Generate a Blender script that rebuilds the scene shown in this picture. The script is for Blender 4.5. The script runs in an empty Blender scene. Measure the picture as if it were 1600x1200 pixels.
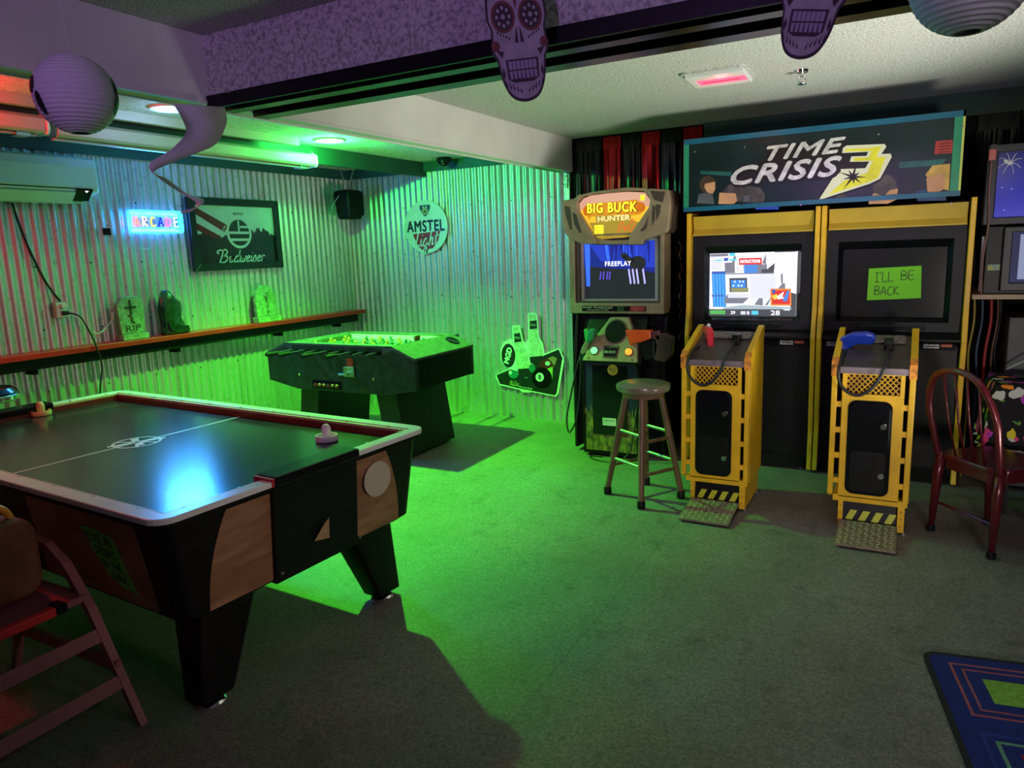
import bpy, bmesh, math, random
from mathutils import Vector, Matrix
random.seed(7)
SC = bpy.context.scene
COL = SC.collection
PI = math.pi
# ------------------------------------------------------------------ camera
cam_d = bpy.data.cameras.new('camera'); cam = bpy.data.objects.new('camera', cam_d); COL.objects.link(cam)
CR, CU, CF = Vector((0.8770, 0.4780, -0.0369)), Vector((-0.0547, 0.1762, 0.9828)), Vector((-0.4769, 0.8605, -0.1804))
CF.normalize(); CR = (CR - CR.dot(CF) * CF).normalized(); CU = CR.cross(CF).normalized()
mt = Matrix((CR, CU, -CF)).transposed().to_4x4(); mt.translation = Vector((5.234, -6.060, 1.600))
cam.matrix_world = mt
cam_d.sensor_fit = 'HORIZONTAL'; cam_d.sensor_width = 36; cam_d.lens = 36 * 1133.2 / 1600
cam_d.clip_start = 0.05; cam_d.clip_end = 100
SC.camera = cam
# ------------------------------------------------------------------ world, exposure
w = bpy.data.worlds.new('world'); SC.world = w; w.use_nodes = True
w.node_tree.nodes['Background'].inputs[0].default_value = (0.010, 0.009, 0.012, 1)
w.node_tree.nodes['Background'].inputs[1].default_value = 1.0
SC.view_settings.view_transform = 'Standard'; SC.view_settings.look = 'None'
SC.view_settings.gamma = 1; SC.view_settings.exposure = 0.0; SC.view_settings.use_curve_mapping = False
# ------------------------------------------------------------------ lamps of the room, plus added fill lamps
def lamp(name, kind, loc, energy, color, size=0.05, aim=None, spot=None, blend=0.3, shape=None, size_y=None):
    d = bpy.data.lights.new(name, kind); d.energy = energy; d.color = color
    if kind == 'AREA':
        d.size = size
        if size_y: d.shape = 'RECTANGLE'; d.size_y = size_y
    else: d.shadow_soft_size = size
    if kind == 'SPOT': d.spot_size = math.radians(spot); d.spot_blend = blend
    o = bpy.data.objects.new(name, d); COL.objects.link(o); o.location = loc
    if aim is not None:
        o.rotation_euler = (Vector(aim) - Vector(loc)).to_track_quat('-Z', 'Y').to_euler()
    return o
GREEN_P = (1.30, -1.67, 2.43)
lamp('green_downlight_lamp', 'POINT', GREEN_P, 58, (0.04, 1.0, 0.12), 0.03)
lamp('green_downlight_beam', 'SPOT', GREEN_P, 980, (0.08, 1.0, 0.015), 0.03, aim=(1.45, -1.72, 0), spot=120, blend=0.8)
lamp('red_downlight_lamp', 'POINT', (1.28, -4.30, 2.40), 24, (1.0, 0.015, 0.04), 0.05)
lamp('blue_downlight_lamp', 'POINT', (1.445, -3.144, 2.43), 4.0, (0.30, 0.55, 1.0), 0.05)
for nz in (1.988, 1.862):
    lamp('neon_front_lamp', 'AREA', (0.057, -2.305, nz), 14, (0.05, 0.34, 1.0), 0.40, aim=(1.0, -2.305, nz), size_y=0.010)
    lamp('neon_back_lamp', 'AREA', (0.044, -2.305, nz), 3.5, (0.05, 0.34, 1.0), 0.40, aim=(-1.0, -2.305, nz), size_y=0.010)
lamp('purple_blacklight_lamp', 'SPOT', (4.4, -7.4, 2.44), 105, (0.58, 0.27, 0.92), 0.10, aim=(3.7, -4.0, 2.52), spot=70, blend=0.9)
lamp('ceiling_fill_lamp', 'SPOT', (6.35, -2.7, 0.55), 400, (1.0, 1.0, 0.86), 0.45, aim=(4.3, -1.9, 2.54), spot=78, blend=0.9)  # added unseen uplight that brightens the main ceiling
lamp('cabinet_fill_lamp', 'SPOT', (6.5, -7.2, 0.85), 360, (1.0, 0.92, 0.84), 0.25, aim=(4.9, -1.3, 1.0), spot=38, blend=0.8)  # added fill from behind the camera for the yellow pedestals and cabinet
lamp('table_end_fill_lamp', 'SPOT', (7.0, -4.5, 1.0), 95, (1.0, 0.78, 0.66), 0.2, aim=(3.2, -4.05, 0.55), spot=30, blend=0.9)  # added out-of-frame fill on the wood end of the air hockey table
lamp('lantern_fill_lamp', 'POINT', (5.95, -5.35, 2.32), 9, (0.95, 0.88, 1.0), 0.1)  # added fill to lift the torn lantern, no fixture modelled
lamp('red_ceiling_lamp', 'POINT', (4.22, -1.65, 2.47), 0.8, (1.0, 0.08, 0.10), 0.04)
# ------------------------------------------------------------------ materials
_M = {}
def M(name, color=(0.5, 0.5, 0.5), rough=0.5, metal=0.0, var=0.0, vscale=12, bump=0.0, bscale=60, emit=None, es=0.0, coat=0.0, stretch=None, col2=None, trans=0.0, spec=None, detail=4):
    if name in _M: return _M[name]
    m = bpy.data.materials.new(name); m.use_nodes = True; nt = m.node_tree; N = nt.nodes; L = nt.links
    b = N['Principled BSDF']; b.inputs['Base Color'].default_value = (*color, 1)
    b.inputs['Roughness'].default_value = rough; b.inputs['Metallic'].default_value = metal
    if coat: b.inputs['Coat Weight'].default_value = coat; b.inputs['Coat Roughness'].default_value = 0.08
    if spec is not None: b.inputs['Specular IOR Level'].default_value = spec
    if trans: b.inputs['Transmission Weight'].default_value = trans
    if emit: b.inputs['Emission Color'].default_value = (*emit, 1); b.inputs['Emission Strength'].default_value = es
    if var or bump:
        tc = N.new('ShaderNodeTexCoord'); mp = N.new('ShaderNodeMapping'); L.new(tc.outputs['Object'], mp.inputs[0])
        if stretch: mp.inputs['Scale'].default_value = stretch
    if var:
        n = N.new('ShaderNodeTexNoise'); n.inputs['Scale'].default_value = vscale; n.inputs['Detail'].default_value = detail
        L.new(mp.outputs[0], n.inputs['Vector'])
        r = N.new('ShaderNodeValToRGB'); L.new(n.outputs['Fac'], r.inputs[0])
        c2 = col2 or tuple(min(1, c * (1 + var)) for c in color); c1 = color if col2 else tuple(c * (1 - var) for c in color)
        r.color_ramp.elements[0].color = (*c1, 1); r.color_ramp.elements[1].color = (*c2, 1)
        r.color_ramp.elements[0].position = 0.35; r.color_ramp.elements[1].position = 0.68
        L.new(r.outputs[0], b.inputs['Base Color'])
    if bump:
        n2 = N.new('ShaderNodeTexNoise'); n2.inputs['Scale'].default_value = bscale; n2.inputs['Detail'].default_value = 3
        L.new(mp.outputs[0], n2.inputs['Vector'])
        bp = N.new('ShaderNodeBump'); bp.inputs['Strength'].default_value = bump; bp.inputs['Distance'].default_value = 0.01
        L.new(n2.outputs['Fac'], bp.inputs['Height']); L.new(bp.outputs[0], b.inputs['Normal'])
    _M[name] = m
    return m
def E(name, color, s):
    return M(name, tuple(c * 0.3 for c in color), 0.5, emit=color, es=s)
def floor_mat():
    m = bpy.data.materials.new('polished_concrete'); m.use_nodes = True; nt = m.node_tree; N = nt.nodes; L = nt.links; b = N['Principled BSDF']
    tc = N.new('ShaderNodeTexCoord')
    def noise(s, d, r=0.6):
        n = N.new('ShaderNodeTexNoise'); n.inputs['Scale'].default_value = s; n.inputs['Detail'].default_value = d; n.inputs['Roughness'].default_value = r
        L.new(tc.outputs['Object'], n.inputs['Vector']); return n
    n1 = noise(1.3, 5); n2 = noise(95, 3, 0.8); n3 = noise(7, 6, 0.7)
    def ramp(n, p0, c0, p1, c1):
        r = N.new('ShaderNodeValToRGB'); r.color_ramp.elements[0].position = p0; r.color_ramp.elements[1].position = p1
        r.color_ramp.elements[0].color = (c0, c0, c0, 1); r.color_ramp.elements[1].color = (c1, c1, c1, 1); L.new(n.outputs['Fac'], r.inputs[0]); return r
    r1 = ramp(n1, 0.3, 0.15, 0.7, 0.24); r2 = ramp(n2, 0.36, 0.55, 0.66, 1.35); r3 = ramp(n3, 0.28, 0.55, 0.45, 1.0)
    def mul(a, bb):
        x = N.new('ShaderNodeMix'); x.data_type = 'RGBA'; x.blend_type = 'MULTIPLY'; x.inputs['Factor'].default_value = 1
        L.new(a, x.inputs[6]); L.new(bb, x.inputs[7]); return x.outputs[2]
    o = mul(mul(r1.outputs[0], r2.outputs[0]), r3.outputs[0])
    # scored slab joints
    br = N.new('ShaderNodeTexBrick'); br.offset = 0; br.inputs['Scale'].default_value = 1; br.inputs['Mortar Size'].default_value = 0.004
    br.inputs['Brick Width'].default_value = 2.4; br.inputs['Row Height'].default_value = 1.6
    br.inputs['Color1'].default_value = br.inputs['Color2'].default_value = (1, 1, 1, 1); br.inputs['Mortar'].default_value = (0.78, 0.78, 0.78, 1)
    mp = N.new('ShaderNodeMapping'); mp.inputs['Location'].default_value = (0.1, 0.45, 0); L.new(tc.outputs['Object'], mp.inputs[0]); L.new(mp.outputs[0], br.inputs['Vector'])
    o = mul(o, br.outputs['Color'])
    tint = N.new('ShaderNodeRGB'); tint.outputs[0].default_value = (1.0, 0.93, 0.86, 1); o = mul(o, tint.outputs[0])
    L.new(o, b.inputs['Base Color'])
    rr = N.new('ShaderNodeMapRange'); rr.inputs[3].default_value = 0.42; rr.inputs[4].default_value = 0.75; L.new(n3.outputs['Fac'], rr.inputs[0]); L.new(rr.outputs[0], b.inputs['Roughness'])
    bp = N.new('ShaderNodeBump'); bp.inputs['Strength'].default_value = 0.25; bp.inputs['Distance'].default_value = 0.004; L.new(n2.outputs['Fac'], bp.inputs['Height']); L.new(bp.outputs[0], b.inputs['Normal'])
    return m
def popcorn_mat(name, col, bs=110):
    m = bpy.data.materials.new(name); m.use_nodes = True; nt = m.node_tree; N = nt.nodes; L = nt.links; b = N['Principled BSDF']
    b.inputs['Roughness'].default_value = 0.9
    tc = N.new('ShaderNodeTexCoord'); n = N.new('ShaderNodeTexNoise'); n.inputs['Scale'].default_value = bs; n.inputs['Detail'].default_value = 4; n.inputs['Roughness'].default_value = 0.75
    L.new(tc.outputs['Object'], n.inputs['Vector'])
    r = N.new('ShaderNodeValToRGB'); r.color_ramp.elements[0].position = 0.38; r.color_ramp.elements[1].position = 0.55
    r.color_ramp.elements[0].color = (*[c * 0.42 for c in col], 1); r.color_ramp.elements[1].color = (*col, 1)
    L.new(n.outputs['Fac'], r.inputs[0]); L.new(r.outputs[0], b.inputs['Base Color'])
    # mica flakes in the texture coat
    v = N.new('ShaderNodeTexVoronoi'); v.inputs['Scale'].default_value = 42; L.new(tc.outputs['Object'], v.inputs['Vector'])
    lt = N.new('ShaderNodeMath'); lt.operation = 'LESS_THAN'; lt.inputs[1].default_value = 0.09; L.new(v.outputs['Distance'], lt.inputs[0])
    L.new(lt.outputs[0], b.inputs['Metallic'])
    rr = N.new('ShaderNodeMapRange'); rr.inputs[3].default_value = 0.9; rr.inputs[4].default_value = 0.25; L.new(lt.outputs[0], rr.inputs[0]); L.new(rr.outputs[0], b.inputs['Roughness'])
    bp = N.new('ShaderNodeBump'); bp.inputs['Strength'].default_value = 0.9; bp.inputs['Distance'].default_value = 0.015; L.new(n.outputs['Fac'], bp.inputs['Height']); L.new(bp.outputs[0], b.inputs['Normal'])
    return m
def galv_mat():
    m = bpy.data.materials.new('galvanised_corrugated_steel'); m.use_nodes = True; nt = m.node_tree; N = nt.nodes; L = nt.links; b = N['Principled BSDF']
    tc = N.new('ShaderNodeTexCoord'); mp = N.new('ShaderNodeMapping'); mp.inputs['Scale'].default_value = (22, 22, 1.3); L.new(tc.outputs['Object'], mp.inputs[0])
    n = N.new('ShaderNodeTexNoise'); n.inputs['Scale'].default_value = 1; n.inputs['Detail'].default_value = 6; L.new(mp.outputs[0], n.inputs['Vector'])
    r = N.new('ShaderNodeValToRGB'); e = r.color_ramp.elements; e[0].position = 0.25; e[0].color = (0.42, 0.39, 0.36, 1); e[1].position = 0.5; e[1].color = (0.66, 0.67, 0.68, 1)
    L.new(n.outputs['Fac'], r.inputs[0])
    v = N.new('ShaderNodeTexNoise'); v.inputs['Scale'].default_value = 26; v.inputs['Detail'].default_value = 5; L.new(tc.outputs['Object'], v.inputs['Vector'])
    r2 = N.new('ShaderNodeValToRGB'); r2.color_ramp.elements[0].position = 0.28; r2.color_ramp.elements[0].color = (0.74, 0.71, 0.68, 1); r2.color_ramp.elements[1].position = 0.42; r2.color_ramp.elements[1].color = (1, 1, 1, 1); L.new(v.outputs['Fac'], r2.inputs[0])
    x = N.new('ShaderNodeMix'); x.data_type = 'RGBA'; x.blend_type = 'MULTIPLY'; x.inputs['Factor'].default_value = 1; L.new(r.outputs[0], x.inputs[6]); L.new(r2.outputs[0], x.inputs[7])
    L.new(x.outputs[2], b.inputs['Base Color']); b.inputs['Metallic'].default_value = 0.78
    rr = N.new('ShaderNodeMapRange'); rr.inputs[3].default_value = 0.50; rr.inputs[4].default_value = 0.34; L.new(n.outputs['Fac'], rr.inputs[0]); L.new(rr.outputs[0], b.inputs['Roughness'])
    return m
def wood_mat(name, c1, c2, sc, rough=0.45):
    m = bpy.data.materials.new(name); m.use_nodes = True; nt = m.node_tree; N = nt.nodes; L = nt.links; b = N['Principled BSDF']; b.inputs['Roughness'].default_value = rough
    tc = N.new('ShaderNodeTexCoord'); mp = N.new('ShaderNodeMapping'); mp.inputs['Scale'].default_value = sc; L.new(tc.outputs['Object'], mp.inputs[0])
    n = N.new('ShaderNodeTexNoise'); n.inputs['Scale'].default_value = 2.2; n.inputs['Detail'].default_value = 6; n.inputs['Distortion'].default_value = 1.6; L.new(mp.outputs[0], n.inputs['Vector'])
    r = N.new('ShaderNodeValToRGB'); r.color_ramp.elements[0].position = 0.3; r.color_ramp.elements[0].color = (*c1, 1); r.color_ramp.elements[1].position = 0.62; r.color_ramp.elements[1].color = (*c2, 1)
    L.new(n.outputs['Fac'], r.inputs[0]); L.new(r.outputs[0], b.inputs['Base Color']); return m
def cloth_mat():
    m = bpy.data.materials.new('halloween_print_cloth'); m.use_nodes = True; nt = m.node_tree; N = nt.nodes; L = nt.links; b = N['Principled BSDF']; b.inputs['Roughness'].default_value = 0.75; b.inputs['Specular IOR Level'].default_value = 0.2
    tc = N.new('ShaderNodeTexCoord'); nz = N.new('ShaderNodeTexNoise'); nz.inputs['Scale'].default_value = 14; L.new(tc.outputs['Object'], nz.inputs['Vector'])
    mx = N.new('ShaderNodeMix'); mx.data_type = 'RGBA'; mx.inputs['Factor'].default_value = 0.06; L.new(tc.outputs['Object'], mx.inputs[6]); L.new(nz.outputs['Color'], mx.inputs[7])
    v = N.new('ShaderNodeTexVoronoi'); v.inputs['Scale'].default_value = 15; L.new(mx.outputs[2], v.inputs['Vector'])
    sx = N.new('ShaderNodeSeparateColor'); L.new(v.outputs['Color'], sx.inputs[0])
    r = N.new('ShaderNodeValToRGB'); r.color_ramp.interpolation = 'CONSTANT'; cr = r.color_ramp
    cols = [(0, (0.85, 0.25, 0.02)), (0.22, (0.45, 0.05, 0.45)), (0.42, (0.75, 0.62, 0.04)), (0.58, (0.6, 0.6, 0.58)), (0.7, (0.75, 0.06, 0.25)), (0.84, (0.12, 0.3, 0.05))]
    cr.elements[0].position = 0; cr.elements[0].color = (*cols[0][1], 1); cr.elements[1].position = cols[1][0]; cr.elements[1].color = (*cols[1][1], 1)
    for p, c in cols[2:]:
        e = cr.elements.new(p); e.color = (*c, 1)
    L.new(sx.outputs[0], r.inputs[0])
    lt = N.new('ShaderNodeMath'); lt.operation = 'LESS_THAN'; lt.inputs[1].default_value = 0.42; L.new(v.outputs['Distance'], lt.inputs[0])
    x = N.new('ShaderNodeMix'); x.data_type = 'RGBA'; x.inputs[6].default_value = (0.012, 0.011, 0.014, 1); L.new(lt.outputs[0], x.inputs['Factor']); L.new(r.outputs[0], x.inputs[7])
    L.new(x.outputs[2], b.inputs['Base Color']); return m

FLOOR = floor_mat(); POP = popcorn_mat('popcorn_ceiling_plaster', (0.84, 0.83, 0.80), 90); STUCCO = popcorn_mat('textured_beam_plaster', (0.74, 0.73, 0.72), 60)
GALV = galv_mat()
WHITE = M('white_painted_drywall', (0.76, 0.74, 0.71), 0.75, var=0.06, vscale=3, bump=0.05, bscale=150)
TEAL = M('dark_teal_paint', (0.018, 0.10, 0.11), 0.55, var=0.15, vscale=4)
DKGREEN = M('dark_green_paint', (0.012, 0.045, 0.038), 0.6, var=0.15, vscale=4)
BLACK = M('black_laminate', (0.006, 0.006, 0.0075), 0.40, var=0.3, vscale=25, spec=0.22)
BLACKG = M('black_gloss_plastic', (0.005, 0.005, 0.007), 0.18, var=0.2, vscale=30, spec=0.35)
BLACKM = M('matte_black_paint', (0.007, 0.007, 0.008), 0.8, var=0.2, vscale=10, spec=0.15)
CHARC = M('charcoal_plastic', (0.022, 0.023, 0.028), 0.45, var=0.15, vscale=30)
CHROME = M('chrome', (0.75, 0.75, 0.76), 0.16, 1.0, var=0.05, vscale=20)
STEEL = M('brushed_steel', (0.5, 0.5, 0.51), 0.34, 1.0, var=0.12, vscale=20, stretch=(1, 1, 8))
CREAM = M('cream_enamel', (0.46, 0.42, 0.33), 0.45, var=0.06, vscale=5)
WPLAS = M('white_plastic', (0.74, 0.76, 0.76), 0.4, var=0.03, vscale=6)
YEL = M('yellow_powder_coat', (0.82, 0.47, 0.012), 0.42, var=0.10, vscale=9, bump=0.02, bscale=200)
YELW = M('worn_yellow_edge', (0.62, 0.22, 0.02), 0.6, var=0.4, vscale=40)
YELP = M('yellow_ochre_panel', (0.55, 0.36, 0.03), 0.5, var=0.1, vscale=5)
REDP = M('red_painted_wood', (0.60, 0.007, 0.008), 0.45, var=0.15, vscale=8)
CORD = M('black_rubber_cord', (0.012, 0.012, 0.013), 0.5, var=0.1)
WCORD = M('white_cord', (0.7, 0.68, 0.62), 0.5, var=0.04)

# ------------------------------------------------------------------ mesh builder
def rootof(o):
    while o.parent: o = o.parent
    return o
class MB:
    def __init__(s): s.v = []; s.f = []; s.mi = []; s.mats = []; s.m = 0
    def mat(s, m):
        if m not in s.mats: s.mats.append(m)
        s.m = s.mats.index(m); return s
    def add(s, vs, fs, T=None):
        b = len(s.v)
        s.v += [Vector(T @ Vector(v)) if T else Vector(v) for v in vs]
        for f in fs: s.f.append([b + i for i in f]); s.mi.append(s.m)
        return s
    def box(s, x0, x1, y0, y1, z0, z1, T=None):
        vs = [(x, y, z) for x in (x0, x1) for y in (y0, y1) for z in (z0, z1)]
        return s.add(vs, [(0, 1, 3, 2), (4, 6, 7, 5), (0, 4, 5, 1), (2, 3, 7, 6), (0, 2, 6, 4), (1, 5, 7, 3)], T)
    def prism(s, pts, axis, a0, a1, T=None):
        n = len(pts)
        def mk(p, a): return {'x': (a, p[0], p[1]), 'y': (p[0], a, p[1]), 'z': (p[0], p[1], a)}[axis]
        vs = [mk(p, a0) for p in pts] + [mk(p, a1) for p in pts]
        fs = [list(range(n))[::-1], list(range(n, 2 * n))] + [(i, (i + 1) % n, n + (i + 1) % n, n + i) for i in range(n)]
        return s.add(vs, fs, T)
    def loft(s, rings, caps=True, closed=True):
        n = len(rings[0]); vs = [p for r in rings for p in r]; fs = []
        for k in range(len(rings) - 1):
            for i in range(n if closed else n - 1):
                j = (i + 1) % n; fs.append((k * n + i, k * n + j, (k + 1) * n + j, (k + 1) * n + i))
        if caps: fs.append(list(range(n))[::-1]); fs.append([(len(rings) - 1) * n + i for i in range(n)])
        return s.add(vs, fs)
    def cyl(s, p0, p1, r0, r1=None, n=14):
        p0 = Vector(p0); p1 = Vector(p1); r1 = r0 if r1 is None else r1
        d = (p1 - p0).normalized(); a = d.orthogonal().normalized(); b = d.cross(a)
        rg = lambda p, r: [p + (a * math.cos(2 * PI * i / n) + b * math.sin(2 * PI * i / n)) * r for i in range(n)]
        return s.loft([rg(p0, r0), rg(p1, r1)])
    def tube(s, pts, r, n=8, closed=False):
        pts = [Vector(p) for p in pts]; rings = []; N = len(pts); a = None
        for i, p in enumerate(pts):
            if closed: d = (pts[(i + 1) % N] - pts[i - 1]).normalized()
            else: d = (pts[min(i + 1, N - 1)] - pts[max(i - 1, 0)]).normalized()
            if a is None: a = d.orthogonal().normalized()
            a = (a - d * a.dot(d)).normalized(); b = d.cross(a)
            rr = r[i] if isinstance(r, (list, tuple)) else r
            rings.append([p + (a * math.cos(2 * PI * k / n) + b * math.sin(2 * PI * k / n)) * rr for k in range(n)])
        if closed: rings.append(rings[0])
        return s.loft(rings, caps=not closed)
    def lathe(s, prof, c=(0, 0, 0), n=24, T=None):
        rings = [[(c[0] + r * math.cos(2 * PI * i / n), c[1] + r * math.sin(2 * PI * i / n), c[2] + z) for i in range(n)] for r, z in prof]
        if T: rings = [[T @ Vector(p) for p in r] for r in rings]
        return s.loft(rings)
    def sphere(s, c, r, nu=16, nv=10, T=None):
        if not isinstance(r, (tuple, list)): r = (r, r, r)
        vs = [(c[0], c[1], c[2] - r[2])]; fs = []
        for j in range(1, nv):
            t = -PI / 2 + PI * j / nv
            for i in range(nu):
                a = 2 * PI * i / nu; vs.append((c[0] + r[0] * math.cos(t) * math.cos(a), c[1] + r[1] * math.cos(t) * math.sin(a), c[2] + r[2] * math.sin(t)))
        vs.append((c[0], c[1], c[2] + r[2])); top = len(vs) - 1
        for i in range(nu):
            fs.append((0, 1 + (i + 1) % nu, 1 + i)); fs.append((top, 1 + (nv - 2) * nu + i, 1 + (nv - 2) * nu + (i + 1) % nu))
            for j in range(nv - 2):
                a = 1 + j * nu; fs.append((a + i, a + (i + 1) % nu, a + nu + (i + 1) % nu, a + nu + i))
        return s.add(vs, fs, T)
    def poly(s, pts): return s.add(pts, [list(range(len(pts)))])
    def flat(s, pts, plane, d):           # thin print in a plane: 'y' faces -Y, 'x' faces +X, 'z' faces +Z
        if plane == 'y': return s.poly([(p[0], d, p[1]) for p in pts])
        if plane == 'x': return s.poly([(d, p[0], p[1]) for p in pts])
        return s.poly([(p[0], p[1], d) for p in pts])
    def build(s, name, mat=None, parent=None, smooth=False, bevel=0.0, local=False, seg=2, solid=0.0, recalc=True):
        off = Vector((0, 0, 0)); loc = Vector((0, 0, 0))
        if parent is not None and not local: off = rootof(parent).location.copy()
        if parent is None:
            xs = [v.x for v in s.v]; ys = [v.y for v in s.v]; zs = [v.z for v in s.v]
            off = Vector(((min(xs) + max(xs)) / 2, (min(ys) + max(ys)) / 2, min(zs))); loc = off
        me = bpy.data.meshes.new(name); me.from_pydata([tuple(v - off) for v in s.v], [], s.f)
        if mat is not None and not s.mats: me.materials.append(mat)
        for m in s.mats: me.materials.append(m)
        if s.mats:
            for p, i in zip(me.polygons, s.mi): p.material_index = i
        if recalc:
            bm = bmesh.new(); bm.from_mesh(me); bmesh.ops.recalc_face_normals(bm, faces=bm.faces); bm.to_mesh(me); bm.free()
        o = bpy.data.objects.new(name, me); COL.objects.link(o); o.location = loc
        if parent is not None: o.parent = parent
        if smooth:
            for p in me.polygons: p.use_smooth = True
            if smooth == 'auto': me.set_sharp_from_angle(angle=math.radians(38))
        if solid:
            md = o.modifiers.new('solid', 'SOLIDIFY'); md.thickness = solid; md.offset = 0
        if bevel:
            md = o.modifiers.new('bevel', 'BEVEL'); md.width = bevel; md.segments = seg; md.limit_method = 'ANGLE'; md.angle_limit = math.radians(35)
        return o
def bxo(name, mat, parent, *a, bevel=0.0, local=False): return MB().box(*a).build(name, mat, parent, bevel=bevel, local=local)
def thing(name, label, cat, loc, rz=0.0, group=None):
    o = bpy.data.objects.new(name, None); COL.objects.link(o); o.empty_display_size = 0.1
    o.location = loc; o.rotation_euler = (0, 0, rz); o['label'] = label; o['category'] = cat
    if group: o['group'] = group
    return o
def tag(o, label, cat, group=None):
    o['label'] = label; o['category'] = cat
    if group: o['group'] = group
    return o
def struct(o): o['kind'] = 'structure'; return o
def copytree(o, parent=None, delta=(0, 0, 0)):
    c = o.copy(); COL.objects.link(c); c.parent = parent
    if parent is None: c.location = o.location + Vector(delta)
    for ch in list(o.children): copytree(ch, c)
    return c
def rrect(x0, x1, y0, y1, r, n=5):
    pts = []
    for cx, cy, a in ((x1 - r, y1 - r, 0), (x0 + r, y1 - r, 90), (x0 + r, y0 + r, 180), (x1 - r, y0 + r, 270)):
        for k in range(n + 1):
            t = math.radians(a + 90 * k / n); pts.append((cx + r * math.cos(t), cy + r * math.sin(t)))
    return pts
def circ(cx, cy, rx, ry=None, n=24, a0=0, a1=360):
    ry = rx if ry is None else ry
    m = n if a1 - a0 == 360 else n + 1
    return [(cx + rx * math.cos(math.radians(a0 + (a1 - a0) * k / n)), cy + ry * math.sin(math.radians(a0 + (a1 - a0) * k / n))) for k in range(m)]
def spline(pts, k=6, closed=False):
    P = [Vector(p) if len(p) == 3 else Vector((*p, 0)) for p in pts]; N = len(P); out = []
    R = range(N if closed else N - 1)
    for i in R:
        p1 = P[i]; p2 = P[(i + 1) % N]
        p0 = P[i - 1] if (i > 0 or closed) else p1; p3 = P[(i + 2) % N] if (i + 2 < N or closed) else p2
        for j in range(k):
            t = j / k; out.append(0.5 * ((2 * p1) + (p2 - p0) * t + (2 * p0 - 5 * p1 + 4 * p2 - p3) * t * t + (3 * p1 - p0 - 3 * p2 + p3) * t ** 3))
    if not closed: out.append(P[-1])
    return out
def ribbon(mb, pts, wd, z=0.0):           # flat pen stroke in the local XY plane
    pts = [Vector((p[0], p[1], 0)) for p in pts]; n = len(pts); L = []; R = []
    for i, p in enumerate(pts):
        d = pts[min(i + 1, n - 1)] - pts[max(i - 1, 0)]
        if d.length < 1e-9: d = Vector((1, 0, 0))
        d.normalize(); nn = Vector((-d.y, d.x, 0)); ww = wd[i] if isinstance(wd, list) else wd
        L.append(p + nn * ww / 2); R.append(p - nn * ww / 2)
    for i in range(n - 1): mb.add([(*R[i].xy, z), (*R[i + 1].xy, z), (*L[i + 1].xy, z), (*L[i].xy, z)], [(0, 1, 2, 3)])
FACE = {'-y': (PI / 2, 0, 0), '+x': (PI / 2, 0, PI / 2), '+z': (0, 0, 0), '-x': (PI / 2, 0, -PI / 2)}
def place(o, parent, pos, face, local=False, extra=0.0):
    off = rootof(parent).location if (parent is not None and not local) else Vector((0, 0, 0))
    o.location = Vector(pos) - off; o.rotation_euler = FACE[face] if isinstance(face, str) else face
    if extra: o.rotation_euler = (Matrix.Rotation(0, 4, 'X') @ o.rotation_euler.to_matrix().to_4x4() @ Matrix.Rotation(extra, 4, 'Z')).to_euler()
    return o
def text(name, s, mat, parent, pos, face, size, width=None, shear=0.0, bold=0.0, ext=0.0, local=False, roll=0.0, space=1.0):
    c = bpy.data.curves.new(name, 'FONT'); c.body = s; c.size = size; c.align_x = 'CENTER'; c.align_y = 'CENTER'; c.shear = shear; c.extrude = ext; c.resolution_u = 3; c.space_character = space
    t = bpy.data.objects.new(name + '_tmp', c); COL.objects.link(t); bpy.context.view_layer.update()
    me = bpy.data.meshes.new_from_object(t.evaluated_get(bpy.context.evaluated_depsgraph_get())); bpy.data.objects.remove(t); bpy.data.curves.remove(c)
    me.name = name; me.materials.clear(); me.materials.append(mat)
    if width and len(me.vertices):
        xs = [v.co.x for v in me.vertices]; k = width / (max(xs) - min(xs)); mid = (max(xs) + min(xs)) / 2
        for v in me.vertices: v.co.x = (v.co.x - mid) * k
    if bold:
        V = [v.co.copy() for v in me.vertices]; F = [list(p.vertices) for p in me.polygons]; nv = len(V); vs = []; fs = []
        for k, (dx, dy) in enumerate(((-1, 0), (1, 0), (0, -1), (0, 1), (0, 0))):
            vs += [(v.x + dx * bold, v.y + dy * bold, v.z + k * 2e-5) for v in V]; fs += [[i + k * nv for i in f] for f in F]
        bpy.data.meshes.remove(me); me = bpy.data.meshes.new(name); me.from_pydata(vs, [], fs); me.materials.append(mat)
    o = bpy.data.objects.new(name, me); COL.objects.link(o); o.parent = parent
    return place(o, parent, pos, face, local, roll)
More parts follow.
